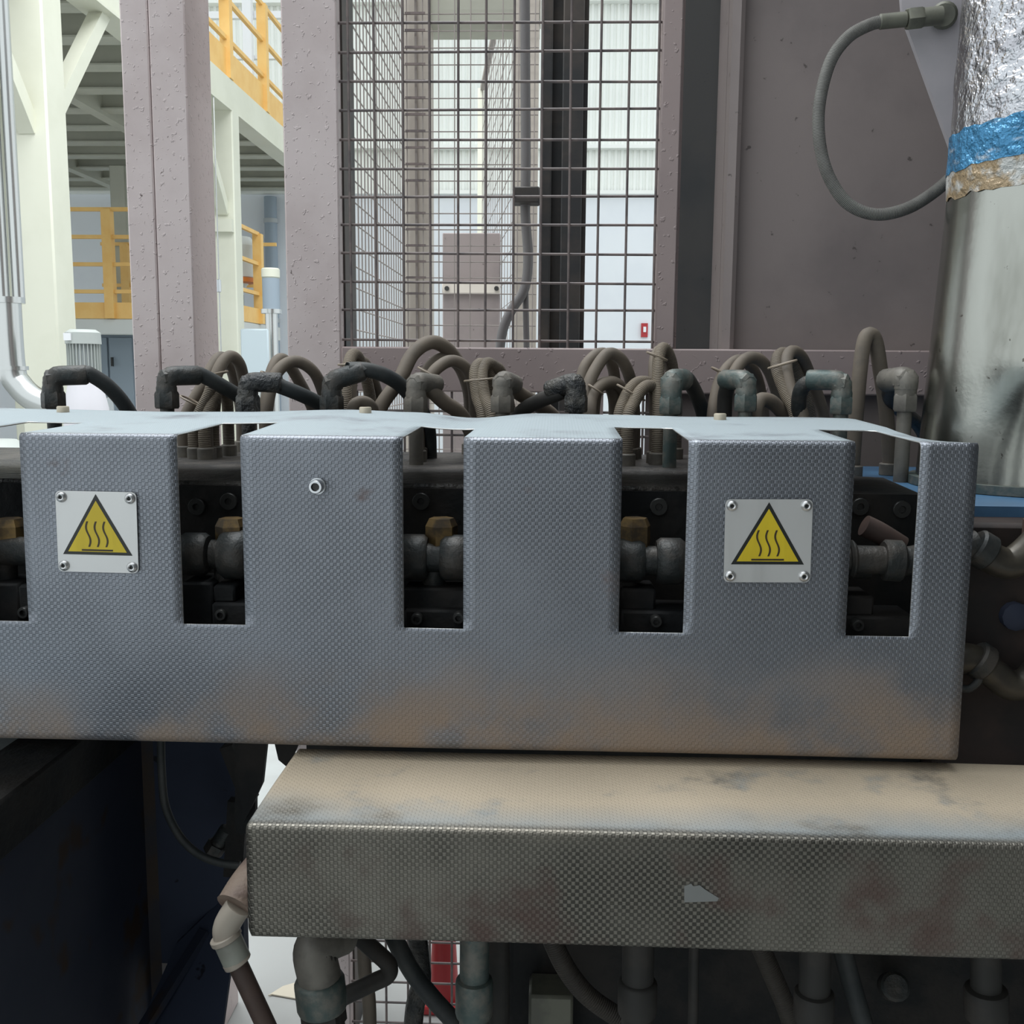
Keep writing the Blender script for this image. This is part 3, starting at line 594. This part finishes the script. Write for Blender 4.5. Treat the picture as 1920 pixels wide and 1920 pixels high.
for i in range(len(prof)-1):
    for j in range(nx-1):
        xm_ = (xsx[j]+xsx[j+1])/2
        if iy <= i < iz and any(a < xm_ < b for a, b in slots): continue
        fs.append((i*nx+j, i*nx+j+1, (i+1)*nx+j+1, (i+1)*nx+j)[::-1])
        uv.append([(xsx[j], S[i]), (xsx[j+1], S[i]), (xsx[j+1], S[i+1]), (xsx[j], S[i+1])][::-1])
mb.add(vs, fs, uv)
cv = thing('slotted_cover', (-.2, 1.4, ZBOT), 'long grey embossed sheet metal cover with five slots and warning plates', 'cover')
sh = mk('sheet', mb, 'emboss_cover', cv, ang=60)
so = sh.modifiers.new('thickness', 'SOLIDIFY'); so.thickness = .0016; so.offset = -1; sh.data.materials.append(MATS['sheet_edge']); so.material_offset_rim = 1
# warning plates
def warning_plate(cx_, cz_, wd, hg, rot, label):
    ca, sa = math.cos(rot), math.sin(rot)
    def T(x, z, y): return (cx_+x*ca-z*sa, y, cz_+x*sa+z*ca)
    y0 = YC-.0018; y1 = y0-.0016; r = .006; pol = []
    for sx, sz, a0 in ((1, 1, 0), (-1, 1, 90), (-1, -1, 180), (1, -1, 270)):
        for k in range(5): a = math.radians(a0+22.5*k); pol.append((sx*(wd/2-r)+r*math.cos(a), sz*(hg/2-r)+r*math.sin(a)))
    pl = mk('warning_plate', M().prism([T(x, z, y0) for x, z in pol], (0, y1-y0, 0)), 'plate_alu', cv, label=label)
    yt = y1-.0001
    tri = lambda s, up_: [(0, .0425*s+up_), (-.0425*s, -.0313*s+up_), (.0425*s, -.0313*s+up_)]
    dz = .0035
    mk('triangle_border', M().prism([T(x, z+dz, yt) for x, z in tri(1, 0)], (0, -.0003, 0)), 'black_print', pl)
    mk('yellow_triangle', M().prism([T(x, z+dz, yt-.0003) for x, z in tri(.845, -.0012)], (0, -.0002, 0)), 'yellow_print', pl)
    for xo in (-.0105, 0, .0105):
        l, rr_ = [], []
        for k in range(17):
            t = k/16; z_ = .0095-.031*t; x_ = xo-.0022*math.sin(2*math.pi*t)+.004*(t-.5)*.3; wq = .0011
            l.append((x_-wq, z_+dz)); rr_.append((x_+wq, z_+dz))
        ww = M(); vs_ = [T(x, z, yt-.0005) for x, z in l]+[T(x, z, yt-.0005) for x, z in rr_]+[T(x, z, yt-.0008) for x, z in l]+[T(x, z, yt-.0008) for x, z in rr_]
        n_ = 17; f_ = []
        for k in range(16): f_ += [(34+k, 51+k, 52+k, 35+k), (k, k+1, 35+k, 34+k), (17+k+1, 17+k, 51+k, 52+k)]
        mk('heat_wave', ww.add(vs_, f_), 'wave_print', pl)
    mk('base_line', M().prism([T(x, z+dz, yt-.0005) for x, z in ((-.019, -.0245), (.019, -.0245), (.019, -.0266), (-.019, -.0266))], (0, -.0003, 0)), 'wave_print', pl)
    for sx in (-1, 1):
        for sz in (-1, 1):
            p = V(T(sx*(wd/2-.0075), sz*(hg/2-.0075), y1))
            mk('rivet', M().lathe(p, p+V((0, -1, 0)), [(-.001, .0068), (.0012, .0066), (.0032, .0050), (.0040, .0036), (.0034, .0024), (-.0005, .0019)], 20), 'rivet', pl)
            mk('rivet_hole', M().cyl(p+V((0, -.0001, 0)), p+V((0, -.0010, 0)), .0021, 10), 'black_print', pl)
a = [at(x, y, YC) for x, y in ((107, 918), (257, 922), (110, 1070), (263, 1076))]; c = sum(a, V())/4
warning_plate(c.x, c.z, .0985, .0985, -.010, 'left hot surface warning plate riveted to the cover')
a = [at(x, y, YC) for x, y in ((1362, 935), (1523, 938), (1355, 1088), (1516, 1092))]; c = sum(a, V())/4
warning_plate(c.x, c.z, .1010, .0985, .012, 'right hot surface warning plate riveted to the cover')
c = at(596, 911, YC)
mk('washer', M().cyl((c.x, YC-.0016, c.z), (c.x, YC-.003, c.z), .0098, 24), 'zinc', cv)
ss = mk('cap_screw', M().lathe((c.x, YC-.003, c.z), (c.x, 0, c.z), [(0, .0084), (.010, .0084), (.0115, .0074), (.0115, .0050), (.005, .0046)], 24), 'zinc', cv, label='zinc socket head screw')
mk('hex_socket', M().lathe((c.x, YC-.0105, c.z), (c.x, 0, c.z), [(0, .0047), (.0005, .0047)], 6), 'screw_dark', ss)
for px, py in ((118, 766), (685, 770), (1350, 784)):
    c = at(px, py, 1.545); zc = ZTOP+.010+wav(c.x)*.9
    mk('top_bolt', M().lathe((c.x, 1.545, zc-.004), (c.x, 1.545, 2), [(0, .0092), (.011, .0092), (.0125, .008), (.0125, .004), (.009, .0035)], 18), 'bolt_tan', cv)

# ================================================================ lower embossed box
XBL, XBR, YB0, YB1, ZB0, ZB1 = -.3155, 1.15, 1.01, 1.236, .901, 1.0285
bx = thing('channel_cover', (.3, 1.1, ZB0), 'lower embossed metal channel cover with beige dust on top', 'cover')
rb = .006; pf = [(YB1+.004, ZB1-.012)]+[(YB1-.006+.01*math.cos(a), ZB1-.01+.01*math.sin(a)) for a in (0.3, .8, 1.57)]
for i in range(1, 15): pf.append((YB1-.006+(YB0+rb-YB1+.006)*i/14, ZB1))
for k in range(1, 6): a = math.pi/2*k/5; pf.append((YB0+rb-rb*math.sin(a), ZB1-rb+rb*math.cos(a)))
for i in range(1, 13): pf.append((YB0, ZB1-rb+(ZB0+rb-ZB1+rb)*i/12))
for k in range(1, 6): a = math.pi/2*k/5; pf.append((YB0+rb-rb*math.cos(a), ZB0+rb-rb*math.sin(a)))
pf.append((YB0+.03, ZB0))
S = [0]
for a, b in zip(pf, pf[1:]): S.append(S[-1]+math.hypot(b[0]-a[0], b[1]-a[1]))
# distance measured from the front edge so that dust lies on the top
i0 = next(i for i, p in enumerate(pf) if p[0] <= YB0+rb+1e-6); s0 = S[i0]
xsx = [XBL-.0035+.0035*math.sin(a) for a in (-.2, .4, .9, 1.57)] + [XBL+.004+(XBR-XBL)*j/90 for j in range(91)]
def corner(x, y, z):
    k = max(0, min(1, (XBL-x)/.0042)); cy, cz = (YB0+YB1)/2, (ZB0+ZB1)/2
    return (x, y+(cy-y)/abs(cy-y)*.005*k if abs(cy-y) > .006 else y, z-.004*k if z > cz else z+.004*k)
mb = M(); nx = len(xsx)
vs = [corner(x, y, z+.0008*math.sin(7*x+20*y)) for y, z in pf for x in xsx]
fs = []; uv = []
for i in range(len(pf)-1):
    for j in range(nx-1):
        fs.append((i*nx+j, i*nx+j+1, (i+1)*nx+j+1, (i+1)*nx+j)[::-1]); s_ = lambda ii: .19-(s0-S[ii]) if False else .20-(s0-S[ii])
        uv.append([(xsx[j], s_(i)), (xsx[j+1], s_(i)), (xsx[j+1], s_(i+1)), (xsx[j], s_(i+1))][::-1])
mb.add(vs, fs, uv)
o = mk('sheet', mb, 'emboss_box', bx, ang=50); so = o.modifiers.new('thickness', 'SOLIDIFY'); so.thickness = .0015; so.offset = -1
endp = M(); ring = [corner(xsx[0], y, z) for y, z in pf[1:-1]]
endp.add(ring+[(xsx[0], YB1-.005, ZB0+.004)], [list(range(len(ring)+1))], [[(p[1], p[2]) for p in ring]+[(YB1, ZB0)]])
mk('end_plate', endp, 'emboss_box', bx)
sp_ = [at(x, y, YB0-.001) for x, y in ((1283, 1662), (1296, 1657), (1300, 1662), (1312, 1660), (1322, 1668), (1348, 1684), (1345, 1690), (1283, 1692))]
mk('scrap_patch', M().prism(sp_, (0, .0012, 0)), 'scrap', bx, label='torn grey adhesive scrap')

def zfoot(x, y): return 1.331 if x > .40 or (x > .285 and y > 1.8) else ZT+.004
# ================================================================ front row of elbowed hoses
def hose_fit(px, label, pts, mt, mth='black_hose', r=.0125, Y=1.665, ynut=750, yel=705, rn=.0195, re=.0155, dirv=None, rough_nut=False):
    c = at(px, ynut, Y); X = c.x; zn = c.z; ze = at(px, yel, Y).z
    t_ = thing('hydraulic_hose', (X, Y, ZT), label, 'hose', 'elbowed hydraulic hoses behind the cover')
    mk('stem', M().cyl((X, Y, zfoot(X, Y)), (X, Y, zn-.01), .0115, 14), mt, t_)
    mk('nut', M().lathe((X, Y, zn-.014), (X, Y, zn+.02), [(0, rn*.92), (.003, rn), (.024, rn), (.028, rn*.9)], 6), mt, t_, ang=25)
    mk('collar', M().lathe((X, Y, zn+.012), (X, Y, zn+.03), [(0, rn*.86), (.008, rn*.86), (.012, re), (.018, re)], 18), mt, t_)
    W = [at(*q_) for q_ in pts]; d = (W[0]-V((X, Y, ze))); d.z *= .5; d.normalize()
    e = V((X, Y, ze)); rb_ = .014
    path = [V((X, Y, zn+.022)), e-V((0, 0, rb_))]+[e-V((0, 0, rb_))*(1-math.sin(a))+d*rb_*(1-math.cos(a)) for a in (.4, .8, 1.2, 1.57)]+[e+d*.036]
    mk('elbow', M().tube(path, [re]*2+[re*1.1]*3+[re*1.05]*(len(path)-5), 14), mt, t_)
    mk('boss', M().lathe(e+V((0, 0, -.006))-d*.010, e+d*.05, [(0, re*.75), (.004, re*1.08), (.018, re*1.1), (.024, re*.9)], 8), mt, t_, ang=25)
    mk('ferrule', M().lathe(e+d*.028, e+d*.08, [(0, re*.8), (.003, re*1.06), (.024, re*1.06), (.027, re*.95)], 14), mt, t_)
    mk('hose', M().tube([e+d*.034, e+d*.052]+W+([V((W[-1].x, W[-1].y, zfoot(W[-1].x, W[-1].y)))] if W[-1].z-ZT > .012 else []), r, 14, 7), mth, t_)
    return t_
hose_fit(100, 'leftmost black elbowed hose behind the cover', [(165, 700, 1.68), (200, 722, 1.70), (232, 757, 1.72), (255, 800, 1.74), (262, 850, 1.75)], 'dark_fitting')
hose_fit(313, 'second black elbowed hose from the left, in front of the brown post', [(375, 702, 1.70), (420, 726, 1.73), (470, 758, 1.78), (510, 795, 1.82), (520, 850, 1.83)], 'dark_fitting')
hose_fit(465, 'third elbowed hose from the left, caked in black grease', [(510, 718, 1.67), (560, 738, 1.69), (600, 758, 1.72), (640, 788, 1.75), (650, 850, 1.76)], 'oily_fitting', ynut=757, yel=716)
hose_fit(622, 'fourth elbowed hose from the left, black hose arching over', [(655, 693, 1.67), (690, 694, 1.68), (728, 707, 1.70), (762, 733, 1.73), (800, 790, 1.78), (806, 850, 1.8)], 'dark_fitting', ynut=757, yel=714)
hose_fit(780, 'fifth elbowed hose from the left, dusty grey with rusty nut', [(802, 722, 1.69), (830, 752, 1.71), (865, 778, 1.74), (890, 830, 1.76)], 'dusty_fitting', 'brown_hose', ynut=760, yel=715)
hose_fit(942, 'sixth elbowed hose from the left, dusty olive faceted elbow', [(970, 735, 1.73), (1005, 757, 1.78), (1040, 785, 1.82), (1050, 840, 1.84)], 'dusty_fitting', 'brown_hose', ynut=757, yel=712)
hose_fit(1080, 'seventh elbowed hose, black greasy elbow turned to the left', [(1052, 735, 1.68), (1015, 750, 1.70), (978, 772, 1.73), (955, 810, 1.76), (950, 850, 1.76)], 'oily_fitting', 'dark_pipe', ynut=757, yel=715)
hose_fit(1258, 'eighth elbowed hose, dark green elbow leaning right', [(1290, 712, 1.73), (1308, 745, 1.78), (1320, 785, 1.8), (1325, 850, 1.82)], 'green_fitting', ynut=760, yel=712, re=.017)
hose_fit(1398, 'ninth elbowed hose, green grey elbow turned left and back', [(1368, 712, 1.70), (1360, 740, 1.72), (1358, 785, 1.73), (1358, 850, 1.74)], 'green_fitting', 'dark_pipe', ynut=755, yel=712)
hose_fit(1577, 'tenth elbowed hose, long grey elbow pointing left', [(1535, 712, 1.68), (1508, 722, 1.69), (1498, 748, 1.70), (1500, 790, 1.71), (1510, 850, 1.72)], 'green_fitting', 'dark_fitting', ynut=760, yel=713)
hose_fit(1697, 'rightmost elbowed hose, lilac grey capped elbow', [(1672, 716, 1.70), (1668, 742, 1.74), (1690, 770, 1.80), (1725, 800, 1.86), (1745, 850, 1.88)], 'grey_fitting', 'dark_fitting', ynut=755, yel=708, re=.018)

# ---------------------------------------------------------------- brown hose loops behind
def loop(label, pts, Y0=1.70, Y1=1.86, r=.0105, mt='brown_hose', tie=None, foot=(True, True)):
    n_ = len(pts); W = [at(x, y, Y0+(Y1-Y0)*i/(n_-1)) for i, (x, y) in enumerate(pts)]
    za_, zb_ = zfoot(W[0].x, W[0].y), zfoot(W[-1].x, W[-1].y)
    if W[0].z-za_ < .02: W = W[1:]
    if W[-1].z-zb_ < .02: W = W[:-1]
    W = [V((W[0].x, W[0].y, za_))]+W+[V((W[-1].x, W[-1].y, zb_))]
    t_ = thing('hose_loop', (W[0].x, W[0].y, ZT), label, 'hose', 'brown hose loops behind the cover')
    mk('hose', M().tube(W, r, 12, 8), mt, t_)
    for q_ in (W[0], W[-1]):
        mk('end_sleeve', M().cyl((q_.x, q_.y, q_.z), (q_.x, q_.y, q_.z+.022), r*1.35, 12, .002), 'dusty_fitting', t_)
    if tie:
        c_ = at(*tie[:2], Y0+.02); d_ = V((tie[2], 0, tie[3])).normalized(); pts_ = []
        side = d_.cross(V((0, 1, 0)))
        for k in range(17):
            a = 2*math.pi*k/16; pts_.append(c_+side*math.cos(a)*tie[4]+V((0, 1, 0))*math.sin(a)*.0135)
        mk('cable_tie', M().tube(pts_, .0018, 6), 'tie', t_)
    return t_
rbm = 'ribbed_hose'
loop('outer brown hose of the first bundle, right of the brown post', [(388, 775), (402, 715), (417, 680), (433, 668), (449, 682), (458, 718), (470, 775)], 1.74, 1.86, tie=(404, 702, -.25, 1, .022))
loop('inner brown hose of the first bundle, right of the brown post', [(345, 790), (380, 722), (398, 688), (413, 670), (428, 680), (440, 712), (452, 775)], 1.76, 1.9)
loop('slanting brown hose low beside the brown post base', [(338, 850), (365, 800), (392, 740), (400, 712), (404, 740), (400, 800)], 1.72, 1.76, mt=rbm, tie=(358, 752, .5, 1, .02))
loop('upright brown hose low behind the second elbow hose', [(368, 850), (384, 800), (402, 745), (412, 725), (425, 745), (428, 800)], 1.70, 1.80, mt=rbm)
loop('outer brown hose of the second bundle, behind the greasy elbow', [(497, 775), (505, 715), (515, 684), (528, 673), (543, 686), (562, 717), (578, 748), (590, 785)], 1.75, 1.88)
loop('inner brown hose of the second bundle, behind the greasy elbow', [(500, 780), (512, 715), (531, 686), (557, 678), (585, 694), (602, 725), (616, 780)], 1.72, 1.84, tie=(512, 706, .4, 1, .022))
loop('tall brown hose of the third bundle, beside the fourth elbow', [(648, 775), (650, 710), (655, 678), (664, 664), (676, 678), (688, 715), (697, 770)], 1.71, 1.84, mt=rbm, tie=(650, 684, 0, 1, .014))
loop('short brown hose of the third bundle, leaning right', [(656, 775), (660, 712), (668, 682), (681, 679), (695, 702), (708, 740), (718, 785)], 1.74, 1.88)
loop('flat brown hose coil beside the middle top bolt', [(660, 775), (672, 755), (690, 757), (700, 772), (700, 800)], 1.69, 1.72)
loop('highest brown hose arch left of centre', [(710, 775), (748, 714), (774, 664), (806, 642), (836, 652), (860, 682), (880, 725), (885, 785)], 1.72, 1.92, r=.0125)
loop('brown hose of the fourth bundle under the highest arch, back one', [(786, 775), (797, 705), (816, 678), (838, 672), (862, 690), (878, 735), (880, 785)], 1.78, 1.9)
loop('brown hose of the fourth bundle under the highest arch, front one', [(784, 780), (804, 712), (828, 684), (852, 677), (876, 693), (888, 730), (890, 785)], 1.72, 1.84, tie=(806, 700, .5, 1, .022))
loop('left hose of the ribbed pair before the sixth elbow', [(906, 785), (895, 742), (891, 700), (899, 683), (912, 690), (922, 730), (926, 790)], 1.70, 1.80, mt=rbm, tie=(900, 712, .1, -1, .026))
loop('right hose of the ribbed pair before the sixth elbow', [(923, 785), (908, 742), (903, 700), (911, 682), (926, 686), (941, 704), (958, 780)], 1.69, 1.82, mt=rbm)
loop('back brown hose of the fifth bundle, right of the seventh elbow', [(1084, 780), (1093, 700), (1112, 670), (1132, 663), (1146, 680), (1153, 712), (1158, 780)], 1.76, 1.88)
loop('front brown hose of the fifth bundle, right of the seventh elbow', [(1094, 780), (1103, 725), (1118, 690), (1139, 664), (1161, 670), (1176, 694), (1184, 725), (1190, 785)], 1.71, 1.84)
loop('low dark hose arch under the fifth bundle, outer', [(1106, 785), (1111, 742), (1128, 722), (1150, 717), (1168, 732), (1180, 770), (1183, 800)], 1.70, 1.82, tie=(1117, 730, .5, .8, .014))
loop('low dark hose arch under the fifth bundle, inner', [(1112, 785), (1118, 735), (1132, 718), (1143, 724), (1151, 748), (1152, 790)], 1.74, 1.80)
loop('left hose of the low ribbed pair beside the eighth elbow', [(1160, 790), (1172, 748), (1188, 723), (1208, 716), (1226, 728), (1237, 765), (1240, 800)], 1.70, 1.80, mt=rbm, tie=(1183, 736, .5, .9, .026))
loop('right hose of the low ribbed pair beside the eighth elbow', [(1177, 790), (1188, 756), (1204, 730), (1222, 724), (1236, 742), (1243, 775), (1244, 800)], 1.69, 1.78, mt=rbm)
loop('front hose of the tall pair left of the eighth elbow', [(1234, 790), (1234, 715), (1235, 672), (1243, 653), (1254, 666), (1262, 700), (1268, 780)], 1.72, 1.84, mt=rbm, tie=(1232, 668, .4, 1, .018))
loop('back hose of the tall pair left of the eighth elbow', [(1229, 790), (1227, 715), (1228, 676), (1236, 658), (1248, 664), (1258, 700), (1266, 780)], 1.75, 1.88)
loop('back brown hose of the sixth bundle, around the ninth elbow', [(1336, 785), (1346, 726), (1364, 690), (1388, 675), (1410, 690), (1424, 725), (1432, 785)], 1.76, 1.9, tie=(1352, 698, .5, 1, .018))
loop('front brown hose of the sixth bundle, around the ninth elbow', [(1356, 785), (1372, 712), (1394, 676), (1420, 672), (1442, 696), (1458, 740), (1470, 785)], 1.74, 1.86)
loop('low brown hose coil right of the ninth elbow', [(1415, 785), (1424, 752), (1444, 752), (1462, 768), (1475, 785), (1480, 810)], 1.69, 1.76, r=.012)
loop('left ribbed hose of the bundle before the tenth elbow', [(1492, 785), (1472, 735), (1457, 692), (1460, 667), (1475, 665), (1494, 700), (1520, 785)], 1.71, 1.86, mt=rbm, tie=(1467, 683, -.3, 1, .024))
loop('right brown hose of the bundle before the tenth elbow', [(1506, 785), (1484, 735), (1474, 685), (1482, 660), (1500, 666), (1517, 700), (1545, 785)], 1.70, 1.88)
loop('tallest thin hose loop left of the rightmost elbow', [(1600, 850), (1606, 770), (1612, 700), (1620, 642), (1631, 627), (1642, 642), (1651, 696), (1661, 765), (1668, 860)], 1.73, 1.78, r=.0125)

# ================================================================ machine bed at lower left
XS = -.675
md = thing('machine_bed', (-.6, 1.4, 0), 'dark navy machine bed with chute below the cover', 'machine')
zt1 = atx(110, 1515, XS).z
mk('side_plate', B((XS-.02, .3, .25), (XS, 1.62, zt1)), 'navy', md)
mk('rail', B((XS-.09, .3, zt1), (XS+.006, 1.62, zt1+.075), .004), 'body_black', md)
mk('table_top', B((-1.6, .3, zt1+.02), (XS-.08, 1.6, zt1+.045)), 'table_grey', md)
a = at(300, 1500, 1.62); b = at(457, 1500, 1.62)
mk('rust_strip', B((XS, 1.60, .2), (a.x, 1.625, .955)), 'rusty_navy', md)
mk('back_plate', B((a.x, 1.60, .5), (b.x, 1.625, .955)), 'navy_light', md)
mk('chute_plate', M().prism([at(255, 1940, 1.50), at(330, 1770, 1.58), at(402, 1700, 1.60), at(446, 1635, 1.61), at(440, 1760, 1.56), at(415, 1940, 1.46)], (0, .012, 0)), 'navy_light', md)
mk('chute_lip', M().bar(at(262, 1940, 1.48), at(385, 1745, 1.58), .02, .012), 'navy', md)
mk('clamp_fitting', M().cyl(at(402, 1592, 1.5), at(428, 1552, 1.5), .012, 14, .003), 'dark_fitting', md); mk('clamp_nut', M().lathe(at(398, 1598, 1.5), at(412, 1576, 1.5), [(0, .016), (.018, .016)], 6), 'dark_fitting', md)
mk('black_cable', M().tube([at(302, 1385, 1.42), at(303, 1440, 1.42), at(310, 1510, 1.42), at(335, 1565, 1.42), at(370, 1600, 1.42), at(410, 1617, 1.42), at(450, 1622, 1.42)], .006, 12, 8), 'black_hose', None, 'black cable looping below the cover at left', 'cable')
br = thing('support_bracket', at(470, 1530, 1.3), 'black diagonal support bracket behind the lower cover end', 'bracket')
mk('strut', M().bar(at(428, 1395, 1.45), at(470, 1500, 1.45), .025, .02), 'body_black', br); mk('strut', M().bar(at(462, 1390, 1.42), at(462, 1560, 1.42), .012, .03), 'body_black', br)
mk('plate', M().prism([at(440, 1395, 1.4), at(500, 1395, 1.4), at(492, 1470, 1.4), at(478, 1500, 1.4), at(456, 1545, 1.4)], (0, .01, 0)), 'body_black', br)
mk('plate', M().prism([at(515, 1395, 1.38), at(560, 1395, 1.38), at(540, 1440, 1.38), at(522, 1425, 1.38)], (0, .01, 0)), 'body_black', br)
mk('upright', M().bar(at(448, 1500, 1.5), at(440, 1640, 1.5), .02, .03), 'body_black', br)
# pvc drain pipe at the left end of the box
pv = thing('drain_pipe', at(500, 1950, 1.1), 'cream plastic drain elbow with rusty pipe at the lower left of the box', 'pipe')
Yp = 1.10
mk('wrapped_pipe', M().tube([at(520, 1590, 1.2), at(470, 1652, 1.13), at(440, 1700, Yp)], [.022, .022, .023], 18, 6), 'tan_wrap', pv)
mk('elbow', M().tube([at(448, 1698, Yp), at(432, 1722, Yp), at(424, 1742, Yp), at(428, 1764, Yp), at(436, 1782, Yp)], .0155, 18, 6), 'pvc', pv)
mk('coupling', M().cyl(at(424, 1756, Yp), at(444, 1800, Yp), .0165, 22, .002), 'pvc_grey', pv)
mk('rim', M().cyl(at(421, 1752, Yp), at(426, 1762, Yp), .0185, 22, .001), 'pvc', pv); mk('rim', M().cyl(at(441, 1796, Yp), at(447, 1806, Yp), .0165, 22, .001), 'pvc', pv)
mk('rusty_pipe', M().cyl(at(440, 1795, Yp), at(530, 1990, Yp), .0115, 16), 'rusty_rod', pv)
# ---------------------------------------------------------------- pipes hanging below the box
def drop_pipe(label, x_, y0, x1_, y1, r, coup, mt, Y=1.14, mtc=None, nut=None):
    t_ = thing('drop_pipe', at(x1_, y1, Y), label, 'pipe', 'coupled pipes hanging below the lower cover')
    A_, B_ = at(x_, y0, Y), at(x1_, y1, Y)
    mk('pipe', M().cyl(A_, B_, r, 22), mt, t_)
    fr = lambda y: A_+(B_-A_)*((y-y0)/(y1-y0))
    ya, yb, rc = coup; L = (fr(yb)-fr(ya)).length
    mk('coupling', M().lathe(fr(ya), fr(yb), [(0, r), (.002, rc*.95), (.005, rc), (L-.004, rc), (L, rc*.95)], 24), mtc or mt, t_)
    if nut: mk('nut', M().lathe(fr(nut[0]), fr(nut[1]), [(0, nut[2]), ((fr(nut[1])-fr(nut[0])).length, nut[2])], 6), mt, t_, ang=25)
    return t_
d1 = drop_pipe('first pipe from the left below the box, with green grey coupling', 592, 1780, 618, 2000, .024, (1832, 1890, .030), 'dark_pipe', 1.12, 'green_fitting', (1892, 1918, .027))
mk('top_elbow', M().tube([at(640, 1750, 1.16), at(605, 1765, 1.13), at(590, 1785, 1.12), at(600, 1835, 1.12)], .0255, 20, 6), 'grey_fitting', d1)
drop_pipe('second pipe from the left below the box, grey green', 890, 1750, 888, 2000, .0175, (1832, 1902, .0225), 'green_fitting', 1.13)
drop_pipe('third pipe from the left below the box, dark brown grey', 1197, 1750, 1193, 2000, .019, (1836, 1898, .0235), 'dark_pipe', 1.14)
drop_pipe('fourth pipe from the left below the box, dim grey', 1530, 1750, 1523, 2000, .0185, (1856, 1912, .024), 'dark_pipe', 1.15)
drop_pipe('rightmost pipe below the box, dim grey', 1848, 1750, 1850, 2000, .0175, (1850, 1908, .025), 'dark_pipe', 1.15)
def cable(name, label, pts, r, mt, Y, cat='hose'):
    W = [at(x, y, Y) for x, y in pts]; return mk(name, M().tube(W, r, 14, 8), mt, None, label, cat)
cable('bent_pipe', 'black bent pipe hooking right below the box', [(672, 1755), (705, 1785), (728, 1808), (727, 1828), (700, 1842), (650, 1866), (600, 1890)], .0115, 'dark_pipe', 1.25, 'pipe')
cable('slanting_hose', 'black hose slanting down in front of the lower mesh', [(735, 1750), (770, 1818), (810, 1870), (850, 1915), (880, 1960)], .0125, 'black_hose', 1.30)
cable('rough_pipe', 'rough black crusted pipe in front of the lower mesh', [(782, 1750), (788, 1800), (790, 1840), (778, 1890), (770, 1990)], .014, 'oily_fitting', 1.36, 'pipe')
cable('thin_hose', 'thin grey brown hose hanging beside the bent black pipe', [(682, 1750), (684, 1820), (692, 1880), (694, 1990)], .011, 'brown_hose', 1.5)
cable('ribbed_hose', 'dark ribbed hose slanting between second and third pipes', [(1030, 1750), (1058, 1810), (1095, 1860), (1140, 1895), (1200, 1930)], .0125, 'shaded_hose', 1.2)
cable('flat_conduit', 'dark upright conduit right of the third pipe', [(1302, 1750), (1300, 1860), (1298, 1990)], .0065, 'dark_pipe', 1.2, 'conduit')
cable('dim_brown_hose', 'dim brown hose left of the fourth pipe', [(1415, 1750), (1445, 1820), (1478, 1900), (1500, 1980)], .013, 'shaded_hose', 1.25)
cable('dim_green_hose', 'dim green black hose right of the fourth pipe', [(1572, 1750), (1590, 1820), (1610, 1890), (1640, 1990)], .012, 'black_hose', 1.2)
cable('upright_dark_pipe', 'dark pipe behind the second pipe below the box', [(935, 1750), (936, 1850), (934, 1990)], .014, 'dark_pipe', 1.22, 'pipe')
mb_ = thing('press_machine', (.5, 1.6, 0), 'black machine base filling the space under the lower cover', 'machine')
a = at(950, 1850, 1.42)
mk('base_block', B((a.x, 1.42, 0), (1.6, 1.75, .955), .01), 'body_black', mb_)
a, b = at(990, 1990, 1.36), at(1075, 1870, 1.36); mk('green_box', B((a.x, 1.36, a.z), (b.x, 1.42, b.z), .004), 'olive_fitting', mb_)
mk('valve_knob', M().cyl(at(1670, 1850, 1.40), at(1680, 1850, 1.36), .02, 14, .004), 'dark_fitting', mb_)
